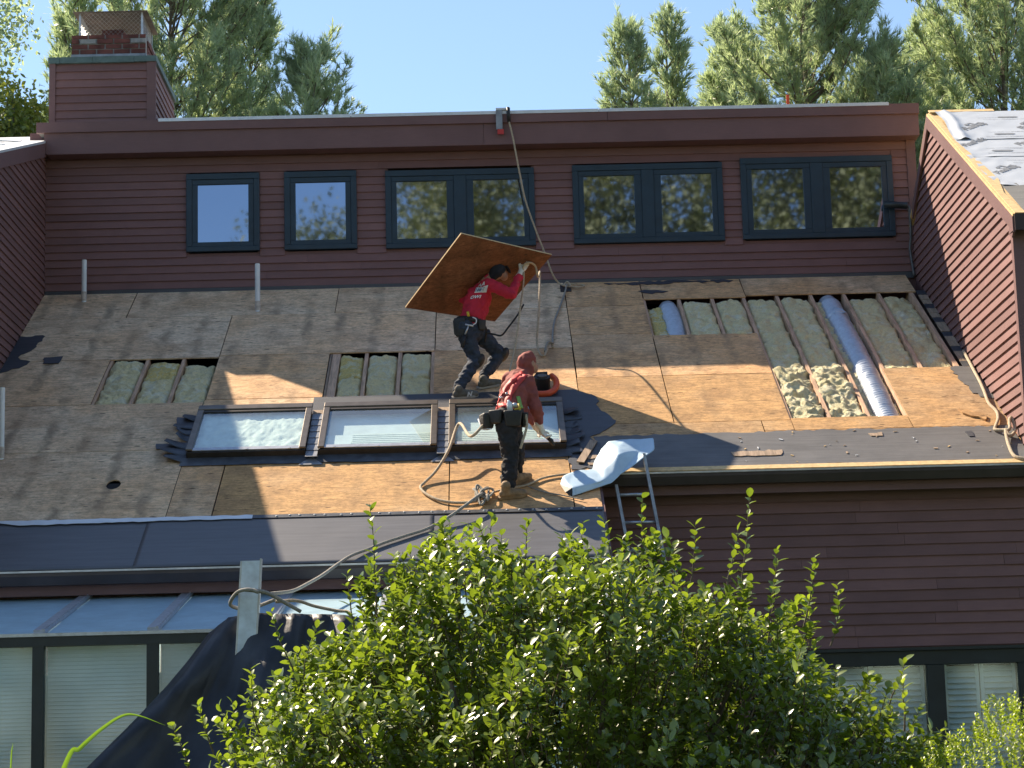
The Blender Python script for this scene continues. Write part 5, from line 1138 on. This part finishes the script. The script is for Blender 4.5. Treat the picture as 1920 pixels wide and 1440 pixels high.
# black tarp over the sunroom corner and the bush side
vs, fs = [], []
top = [(-2.52, -4.700, -8.95), (-2.36, -4.585, -9.0), (-2.16, -4.56, -9.05), (-1.95, -4.572, -9.05), (-1.75, -4.575, -9.05), (-1.54, -4.585, -9.05), (-1.30, -4.62, -9.05), (-1.0, -4.7, -9.05)]
bot = [(-3.75, -6.15, -9.9), (-3.25, -6.25, -10.0), (-2.75, -6.4, -10.1), (-2.3, -6.5, -10.1), (-1.95, -6.6, -10.1), (-1.6, -6.7, -10.1), (-1.3, -6.8, -10.1), (-0.9, -6.9, -10.1)]
nu, nv_ = 56, 40
for j in range(nv_+1):
    g = j/nv_
    for i in range(nu+1):
        f = i/nu*7; k = min(6, int(f)); q_ = f-k
        a = Vector((top[k][0], top[k][2], top[k][1])).lerp(Vector((top[k+1][0], top[k+1][2], top[k+1][1])), q_); b_ = Vector((bot[k][0], bot[k][2], bot[k][1])).lerp(Vector((bot[k+1][0], bot[k+1][2], bot[k+1][1])), q_)
        p = a.lerp(b_, g); p.x += 0.10*math.sin(g*math.pi)*(1-i/nu)*0.8
        p.y -= 0.12*math.sin(f*2.6+g*1.5)*min(1, g*3)+0.10*mnoise.noise(Vector((f*1.6, g*2.6, 2)))+0.05*abs(mnoise.noise(Vector((f*3.5+g*4, g*3.2-f, 5))))
        p.z += 0.02*math.sin(f*3)*g; vs.append(p)
for j in range(nv_):
    for i in range(nu): k = j*(nu+1)+i; fs.append((k, k+1, k+nu+2, k+nu+1))
tp = tag(MB().add(vs, fs).build('tarp', M['tarp'], None, True), 'black tarp draped from the sunroom corner down behind the holly bush', 'tarp')
md = tp.modifiers.new('s', 'SOLIDIFY'); md.thickness = 0.004
# wood chips and paper bits left on the right eave
for k in range(30):
    x, t = rng.uniform(1.9, 4.75), rng.uniform(5.1, 5.9); a = rng.uniform(0, 3.1); l_ = rng.uniform(0.012, 0.045)
    MB().obox(rp(x, t, 0.011), (U*math.cos(a)+V*math.sin(a))*l_, (V*math.cos(a)-U*math.sin(a))*l_*rng.uniform(.2, .5), N*0.005).build('wood_chip', rng.choice([M['white_metal'], M['wood_edge'], M['board']]), roof)
ragged([(4.42, 4.60), (4.50, 4.62), (4.66, 4.80), (4.62, 4.92), (4.50, 4.80), (4.44, 4.72)], 91, 'ply_new', 0.004, 0.018, 0.02, name='torn_veneer')
# ------------------------------------------------------------------ trees and shrubs
def leaf_mat(name, cols, trans, rough, spec, scale=1.5, tcol=None):
    m, t, b = mat(name); out = t.nodes['Material Output']
    g = nd(t, 'ShaderNodeNewGeometry'); v = coords(t)
    n1 = noise(t, v, scale, 3, 0.6)
    c = ramp(t, g.outputs['Random Per Island'], [(0.0, cols[0]), (0.5, cols[1]), (1.0, cols[2])])
    c = mix(t, 0.45, c, ramp(t, n1, [(0.35, cols[0]), (0.65, cols[2])]))
    t.links.new(c, b.inputs['Base Color']); b.inputs['Roughness'].default_value = rough; b.inputs['Specular IOR Level'].default_value = spec
    tr = nd(t, 'ShaderNodeBsdfTranslucent'); mx = nd(t, 'ShaderNodeMixShader'); mx.inputs[0].default_value = trans
    t.links.new(mix(t, 1.0, c, tcol or (1.5, 1.6, 0.7), 'MULTIPLY'), tr.inputs[0])
    t.links.new(b.outputs[0], mx.inputs[1]); t.links.new(tr.outputs[0], mx.inputs[2]); t.links.new(mx.outputs[0], out.inputs[0]); return m
M['needle'] = leaf_mat('pine_needles', ((0.26, 0.34, 0.25), (0.42, 0.50, 0.34), (0.60, 0.66, 0.44)), 0.52, 0.40, 0.6, 1.2, (1.15, 1.2, 0.85))
M['needle_y'] = leaf_mat('yellow_green_leaves', ((0.10, 0.14, 0.05), (0.22, 0.25, 0.07), (0.38, 0.37, 0.11)), 0.35, 0.5, 0.3, 1.0)
M['holly'] = leaf_mat('glossy_holly_leaves', ((0.062, 0.105, 0.022), (0.145, 0.205, 0.035), (0.28, 0.345, 0.060)), 0.40, 0.31, 1.0, 1.7, (1.5, 1.55, 0.5))
M['box'] = leaf_mat('yellow_green_box_leaves', ((0.14, 0.20, 0.025), (0.27, 0.34, 0.04), (0.42, 0.48, 0.06)), 0.38, 0.4, 0.5, 3.0, (1.5, 1.6, 0.4))
M['wood_leaf'] = leaf_mat('far_wood_leaves', ((0.12, 0.13, 0.065), (0.23, 0.23, 0.11), (0.36, 0.33, 0.17)), 0.2, 0.6, 0.2, 0.25)
M['grass'] = leaf_mat('grass_blade', ((0.12, 0.22, 0.03), (0.18, 0.30, 0.04), (0.22, 0.34, 0.05)), 0.4, 0.4, 0.5)
M['twig'] = plain('twig_bark', (0.13, 0.10, 0.07), 0.8, var=0.3)

def unit(a): return a/np.maximum(np.linalg.norm(a, axis=-1, keepdims=True), 1e-9)
def tufts(P, Dn, rs, K=16, ln=0.13, wd=0.0075, spread=0.9):
    """needle brushes: thin tapering triangles round each twig tip"""
    n = len(P); D_ = np.repeat(unit(Dn), K, 0); Pp = np.repeat(P, K, 0)
    d = unit(D_ + rs.normal(0, spread*0.5, (n*K, 3))); s = unit(np.cross(d, rs.normal(0, 1, (n*K, 3))))
    L_ = ln*rs.uniform(0.6, 1.15, (n*K, 1)); st = Pp - D_*rs.uniform(0, 0.09, (n*K, 1))
    v = np.stack([st-s*wd, st+s*wd, st+d*L_], 1).reshape(-1, 3); return v, np.arange(n*K*3).reshape(-1, 3)

def pine(name, x, y, top, zlow, rmax, seed, label, dens=1.0, mt='needle', lean=0.0, prof=None, ln=0.18):
    rs = np.random.RandomState(seed); root = tag(empty(name, (x, y, GZ)), label, 'tree', 'pines behind the house')
    H = top-GZ
    tp = [Vector((x+lean*(k/12)**2, y, GZ+H*k/12)) for k in range(13)]
    MB().tube(tp, [0.21*(1-k/12.4) for k in range(13)], 8).build('trunk', M['bark'], root, True)
    lim = MB(); P, Dv = [], []
    z = zlow
    while z < top-0.15:
        f = (top-z)/(top-zlow); rad = rmax*((prof(f)) if prof else (0.12+0.88*f**0.75))
        for k in range(rs.randint(4, 7)):
            az = rs.uniform(0, 2*np.pi); el = rs.uniform(0.35, 0.75)+0.45*(1-f); Ln = rad*rs.uniform(0.6, 1.12)/math.cos(min(el, 1.2))*0.85
            hd = np.array([math.cos(az)*math.cos(el), math.sin(az)*math.cos(el), math.sin(el)*0.8])
            ctr = np.array([x+lean*((z-GZ)/H)**2, y, z]); n_ = 6; cur = ctr; pts = [Vector(cur)]
            for q in range(n_):
                hd = hd+np.array([0, 0, 0.09])+rs.normal(0, 0.05, 3); cur = cur+unit(hd)*Ln/n_; pts.append(Vector(cur))
            lim.tube(pts, [0.030*(1-i/7.2)*(0.5+0.5*f) for i in range(n_+1)], 4, caps=False)
            nt_ = int((6+Ln*15)*dens)
            for q in range(nt_):
                s_ = rs.uniform(0.22, 1.0)**0.8; i = min(n_-1, int(s_*n_)); b_ = np.array(pts[i].lerp(pts[i+1], s_*n_-i)); ld_ = unit(np.array(pts[i+1]-pts[i]))
                sd = unit(ld_*0.7+rs.normal(0, 0.65, 3)+np.array([0, 0, 0.35])); tl_ = rs.uniform(0.12, 0.42)*(1.15-0.5*s_)
                e_ = b_+sd*tl_; 
                if rs.rand() < 0.55: lim.tube([Vector(b_), Vector(e_)], [0.007, 0.003], 3, caps=False)
                for g_ in range(2):
                    P.append(b_+sd*tl_*(0.62+0.38*g_)+rs.normal(0, 0.03, 3)); Dv.append(sd*0.8+np.array([0, 0, 0.5])+rs.normal(0, 0.25, 3))
            P.append(np.array(pts[-1])); Dv.append(unit(hd)+np.array([0, 0, 0.6]))
        z += rs.uniform(0.16, 0.30)
    for q in range(5): P.append(np.array([x+lean, y, top-0.12*q])); Dv.append(np.array([0, 0, 1.0])+rs.normal(0, 0.3, 3))
    lim.build('limbs', M['bark'], root)
    v, f = tufts(np.array(P), np.array(Dv), rs, 13, ln, 0.0085, 0.70)
    me = np_mesh('crown', v, f, [M[mt]]); link('crown', me, root); return root
TREES = [
 ('pine_tree', -6.0, 13, 9.7, 3.4, 2.7, 1, 'tall dense pine rising behind the brick chimney', 1.0, 0.0),
 ('pine_tree', -5.04, 15, 9.2, 4.2, 1.75, 2, 'pointed pine just right of the chimney, beside the dense one', 0.9, 0.35),
 ('pine_tree', -3.75, 12, 7.0, 3.6, 1.55, 3, 'short loose pine leaning right between the chimney and open sky', 0.75, 0.45),
 ('pine_tree', -7.96, 14, 9.2, 4.2, 1.25, 4, 'slim sparse pine left of the chimney cap', 0.6, 0.0),
 ('pine_tree', 2.41, 13, 7.74, 4.0, 0.95, 5, 'small slender pine, leftmost of the group on the right', 0.62, 0.05),
 ('pine_tree', 3.2, 14, 8.18, 4.2, 0.95, 6, 'slender twin pine, second from the left on the right side', 0.62, 0.05),
 ('pine_tree', 5.71, 13, 9.0, 3.8, 2.35, 7, 'broad full pine with rounded crown above the orange marker', 1.25, 0.0),
 ('pine_tree', 6.9, 12, 6.7, 3.4, 1.5, 8, 'low dark pine between the two broad pines on the right', 1.0, 0.0),
 ('pine_tree', 9.55, 14, 9.6, 3.8, 2.6, 9, 'broad pine above the printed underlayment at the right edge', 1.1, 0.1),
 ('pine_tree', 4.6, 15, 8.2, 4.0, 1.5, 10, 'open pine standing between the twin pines and the broad crown', 0.85, 0.0),
 ('pine_tree', 8.35, 15.5, 8.1, 3.8, 1.7, 12, 'thin pine behind the gap beside the right wing ridge', 0.9, 0.0),
]
for n_, x, y, top, zl, rm, sd, lb, dn, le in TREES:
    pine(n_, x, y, top, zl, rm, sd, lb, dn, 'needle', le, (lambda f: 0.28+0.72*math.sin(min(1, f*1.15)*math.pi/2)**0.8) if rm > 1.8 else None)

def leaves_np(P, D_, Up, rs, ln, wd, fold=0.25, curl=0.15, n=6):
    """oval leaves, folded along the midrib: P base, D_ direction, Up rough upper side"""
    k = len(P); D_ = unit(D_); S = unit(np.cross(D_, Up)); Nn = np.cross(S, D_)
    L_ = ln*rs.uniform(0.5, 1.25, (k, 1)); W = wd*rs.uniform(0.6, 1.2, (k, 1))*0.5
    st = [(0.0, 0.10), (0.28, 0.80), (0.58, 1.0), (0.85, 0.62), (1.0, 0.05)]; V_ = []
    for f, w_ in st:
        c = P+D_*L_*f-Nn*L_*curl*f*f
        V_ += [c+S*W*w_+Nn*W*w_*fold, c-S*W*w_*0, c-S*W*w_+Nn*W*w_*fold]
    V_ = np.stack(V_, 1).reshape(-1, 3); m_ = len(st)*3; F_ = []
    for i in range(len(st)-1):
        a = i*3; F_ += [(a, a+1, a+4, a+3), (a+1, a+2, a+5, a+4)]
    F_ = np.array(F_); F_ = (F_[None]+(np.arange(k)*m_)[:, None, None]).reshape(-1, 4); return V_, F_

def holly():
    rs = np.random.RandomState(21); cx, cy, cz = -0.06, -15.3, -6.27
    root = tag(empty('holly_bush', (cx, cy, GZ)), 'large glossy-leaved holly bush filling the lower foreground', 'bush')
    st = MB(); P, Dv, Up = [], [], []
    def shoot(b_, d, ln, nl, r0=0.006, lf=1.0, drawn=True):
        d = unit(d); pts = [b_]; cur = b_.copy(); n_ = 5; dd = d.copy()
        for q in range(n_):
            dd = unit(dd+rs.normal(0, 0.10, 3)+np.array([0, 0, 0.10])); cur = cur+dd*ln/n_; pts.append(cur.copy())
        if drawn: st.tube([Vector(p) for p in pts], [r0*(1-i/6.5) for i in range(n_+1)], 4, caps=False)
        az = rs.uniform(0, 6.28)
        for q in range(nl):
            f = 0.18+0.82*(q+rs.rand()*0.5)/nl; i = min(n_-1, int(f*n_)); p = pts[i]+(pts[i+1]-pts[i])*(f*n_-i); ax = unit(pts[i+1]-pts[i])
            az += 2.4; s = unit(np.cross(ax, np.array([0.3, 0.5, 1.0]))); s2 = np.cross(ax, s); rad = s*math.cos(az)+s2*math.sin(az)
            P.append(p); Dv.append(rad*0.85+ax*(0.45+0.5*f)+rs.normal(0, 0.18, 3)); Up.append(ax*0.9+np.array([0, 0, 0.5])+rs.normal(0, 0.25, 3))
    # main stems
    lobes = []
    for k in range(26):
        az = rs.uniform(0, 6.28); rr = math.sqrt(rs.rand()); lobes.append((az, rr))
    stem_o = MB()
    for k in range(9):
        az = k*0.7; p0 = Vector((cx+0.12*math.cos(az), cy+0.12*math.sin(az), GZ)); p1_ = Vector((cx+0.55*math.cos(az), cy+0.5*math.sin(az), -6.3)); p2_ = Vector((cx+1.0*math.cos(az), cy+0.9*math.sin(az), -5.4))
        stem_o.tube([p0, p1_, p2_], [0.04, 0.025, 0.010], 6)
    stem_o.build('stems', M['bark'], root, True)
    RX, RY_, RZ_ = 1.76, 1.38, 1.50
    for k in range(8600):
        u = rs.normal(0, 1, 3); u = u/np.linalg.norm(u)
        if u[2] < -0.45: continue
        if u[1] > 0.55 and rs.rand() < 0.6: continue
        lump = 0.97+0.16*mnoise.noise(Vector(u*2.6))+0.20*mnoise.noise(Vector(u*5.6+np.array([4., 1, 2])))
        dep = 1.0 if rs.rand() < 0.6 else rs.uniform(0.5, 0.95)
        flat = (abs(u[0])**2.1+abs(u[1])**2.1+abs(u[2])**2.1)**(-1/2.1)*(1-0.10*max(0, -u[0])*max(0, u[2]))
        e_ = np.array([cx, cy, cz])+u*np.array([RX, RY_, RZ_])*lump*dep*flat
        if e_[2] < GZ+0.25: continue
        d = unit(u*np.array([1, 1, 0.9])+np.array([0, 0, 0.55])+rs.normal(0, 0.28, 3)); ln = rs.uniform(0.16, 0.34)
        shoot(e_-d*ln, d, ln, rs.randint(11, 17), 0.0045)
    # long upright shoots standing clear of the crown
    for x, z, h, l_ in ((-0.945, -4.55, 0.42, -0.1), (-0.40, -4.55, 0.42, 0.06), (0.0, -4.66, 0.30, -0.02), (0.12, -4.60, 0.32, 0.05), (0.22, -4.62, 0.30, 0.0), (0.40, -4.50, 0.45, 0.08), (0.93, -4.52, 0.40, 0.22), (0.80, -4.68, 0.26, 0.2), (1.05, -4.78, 0.25, 0.25), (1.22, -4.82, 0.28, 0.3), (1.30, -4.98, 0.24, 0.35), (1.55, -5.30, 0.25, 0.2), (1.62, -5.42, 0.2, 0.3), (-1.30, -5.08, 0.28, -0.2), (-1.62, -5.30, 0.28, -0.5), (-1.95, -5.56, 0.22, -0.7), (-1.40, -4.98, 0.3, -0.25), (-1.05, -4.85, 0.25, -0.15), (-0.70, -4.72, 0.25, 0.0), (-0.62, -4.68, 0.22, -0.2), (-0.18, -4.62, 0.22, 0.1), (0.6, -4.66, 0.25, 0.1), (-1.75, -5.45, 0.2, -0.4), (1.75, -5.62, 0.2, 0.5)):
        e_ = np.array([x, cy+rs.uniform(-0.35, 0.25), z]); d = unit(np.array([l_, 0, 1.0])); shoot(e_-d*h*1.25, d, h*1.25, int(9+h*26), 0.006)
    st.build('twigs', M['twig'], root, True)
    v, f = leaves_np(np.array(P), np.array(Dv), np.array(Up), rs, 0.052, 0.035)
    o = link('leaves', np_mesh('leaves', v, f, [M['holly']], smooth=True), root); o['kind'] = 'stuff'; return len(P)
holly()

def boxwood():
    rs = np.random.RandomState(5); c = np.array([2.02, -16.0, -6.50])
    root = tag(empty('boxwood_shrub', (c[0], c[1], GZ)), 'clipped yellow-green boxwood shrub in the lower right corner', 'shrub')
    MB().tube([Vector((c[0], c[1], GZ)), Vector((c[0], c[1], -6.6))], [0.05, 0.03], 8).build('stem', M['bark'], root, True)
    P, Dv, Up = [], [], []
    for k in range(4200):
        u = rs.normal(0, 1, 3); u /= np.linalg.norm(u)
        if u[2] < -0.3: continue
        lump = 1+0.10*mnoise.noise(Vector(u*4))+0.05*mnoise.noise(Vector(u*11)); dep = 1.0 if rs.rand() < 0.75 else rs.uniform(0.7, 0.97)
        e_ = c+u*np.array([0.80, 0.74, 0.97])*lump*dep; d = unit(u+np.array([0, 0, 0.6])+rs.normal(0, 0.3, 3))
        for q in range(11):
            az = q*2.4; s = unit(np.cross(d, np.array([0.2, 0.4, 1]))); s2 = np.cross(d, s); P.append(e_-d*0.075*(1-q/11)); Dv.append((s*math.cos(az)+s2*math.sin(az))*0.7+d*0.7); Up.append(d+rs.normal(0, 0.2, 3))
    v, f = leaves_np(np.array(P), np.array(Dv), np.array(Up), rs, 0.019, 0.011)
    o = link('leaves', np_mesh('leaves', v, f, [M['box']]), root); o['kind'] = 'stuff'
boxwood()

# leafy trees at the left edge
def leafy(x, y, top, rad, seed, label, mt, n):
    rs = np.random.RandomState(seed); root = tag(empty('leafy_tree', (x, y, GZ)), label, 'tree')
    MB().tube([Vector((x, y, GZ)), Vector((x, y, top-rad*1.6)), Vector((x+0.1, y, top-rad*0.5))], [0.16, 0.10, 0.03], 8).build('trunk', M['bark'], root, True)
    P, Dv = [], []; lim = MB()
    for k in range(60):
        u = rs.normal(0, 1, 3); u /= np.linalg.norm(u); c = np.array([x, y, top-rad])+u*rad*rs.uniform(0.5, 0.95)*np.array([1, 1, 1.25])
        lim.tube([Vector((x, y, top-rad*1.5)), Vector(c)], [0.02, 0.005], 4, caps=False)
        q = c+rs.normal(0, 0.20*rad, (n//60, 3)); P.append(q); Dv.append(rs.normal(0, 1, (n//60, 3))+np.array([0, 0, -0.4]))
    lim.build('limbs', M['bark'], root)
    v, f = leaves_np(np.concatenate(P), np.concatenate(Dv), rs.normal(0, 0.6, (len(np.concatenate(P)), 3))+np.array([0, 0, 1.0]), rs, 0.11, 0.06)
    o = link('crown', np_mesh('crown', v, f, [M[mt]]), root)
leafy(-9.6, 11.0, 8.9, 1.3, 31, 'dark leafy tree cut off by the left edge above the wing roof', 'needle', 4200)
leafy(-8.1, 9.0, 5.55, 0.75, 33, 'yellowing leafy tree just above the left wing roof', 'needle_y', 4200)

# the wood that stands behind the camera and shows only as reflections in the window glass
def wood():
    rs = np.random.RandomState(77); P = []; B = []
    for k in range(176):
        k -= 36
        x = rs.uniform(-4.0, 24) if k < 84 else rs.uniform(-8.5, -4.5) if k < 92 else rs.uniform(-45, -9) if k < 118 else rs.uniform(24, 60)
        yy = rs.uniform(-60, -46); h = rs.uniform(27, 35) if k < 84 else rs.uniform(19.5, 21.5) if k < 92 else rs.uniform(11, 16) if k < 118 else rs.uniform(20, 28); r_ = rs.uniform(1.8, 3.2)
        for q in range(26):
            zz = rs.uniform(0.15, 1.0)**0.8; c = np.array([x, yy, GZ+h*zz])+rs.normal(0, 1, 3)*np.array([r_*0.5, r_*0.5, 0.8])*(1.2-zz); P.append(c+rs.normal(0, 0.55, (82, 3)))
    for k in range(2600): P.append(np.array([[rs.uniform(-3 if k % 6 else -60, 55), rs.uniform(-70, -64), 0]])*np.array([1, 1, 0])+np.array([0, 0, GZ+rs.uniform(0, 25 if k % 6 else 7)]))
    P = np.concatenate(P); n_ = len(P); d = unit(rs.normal(0, 1, (n_, 3))); s = unit(np.cross(d, rs.normal(0, 0.6, (n_, 3))+np.array([0, 0, 1.0]))); L_ = rs.uniform(0.06, 0.17, (n_, 1)); L_[-2600:] = 1.1
    v = np.stack([P-d*L_, P+s*L_*0.6, P+d*L_, P-s*L_*0.6], 1).reshape(-1, 3)
    o = link('woodland', np_mesh('woodland', v, np.arange(n_*4).reshape(-1, 4), [M['wood_leaf']])); tag(o, 'mass of sunlit trees seen reflected in the clerestory windows', 'woodland', kind='stuff')
wood()

# long grass blade and a short one in front of the sunroom
def blade(pts, wd, label):
    pts = spline(pts, 8); vs = []; fs = []; n_ = len(pts)
    for i, p in enumerate(pts):
        t_ = (pts[min(i+1, n_-1)]-pts[max(i-1, 0)]).normalized(); s = t_.cross(Vector((0.1, -1, 0.2))).normalized()*wd*(1-(i/n_)**2.2); vs += [p-s, p+Vector((0, 0.004, 0)), p+s]
    for i in range(n_-1):
        for j in range(2): k = i*3+j; fs.append((k, k+1, k+4, k+3))
    tag(MB().add(vs, fs).build('grass_blade', M['grass'], None, True), label, 'grass blade')
blade([(-2.62, -16.45, GZ), (-2.40, -16.48, -6.4), (-2.161, -16.5, -5.734), (-2.095, -16.5, -5.655), (-2.006, -16.5, -5.578), (-1.918, -16.5, -5.525), (-1.851, -16.5, -5.526), (-1.739, -16.5, -5.569)], 0.011, 'long arching green grass blade before the sunroom panes')
blade([(-2.45, -16.5, GZ), (-2.40, -16.5, -6.4), (-2.382, -16.5, -5.74), (-2.374, -16.5, -5.625)], 0.006, 'short thin grass blade at the lower left corner')
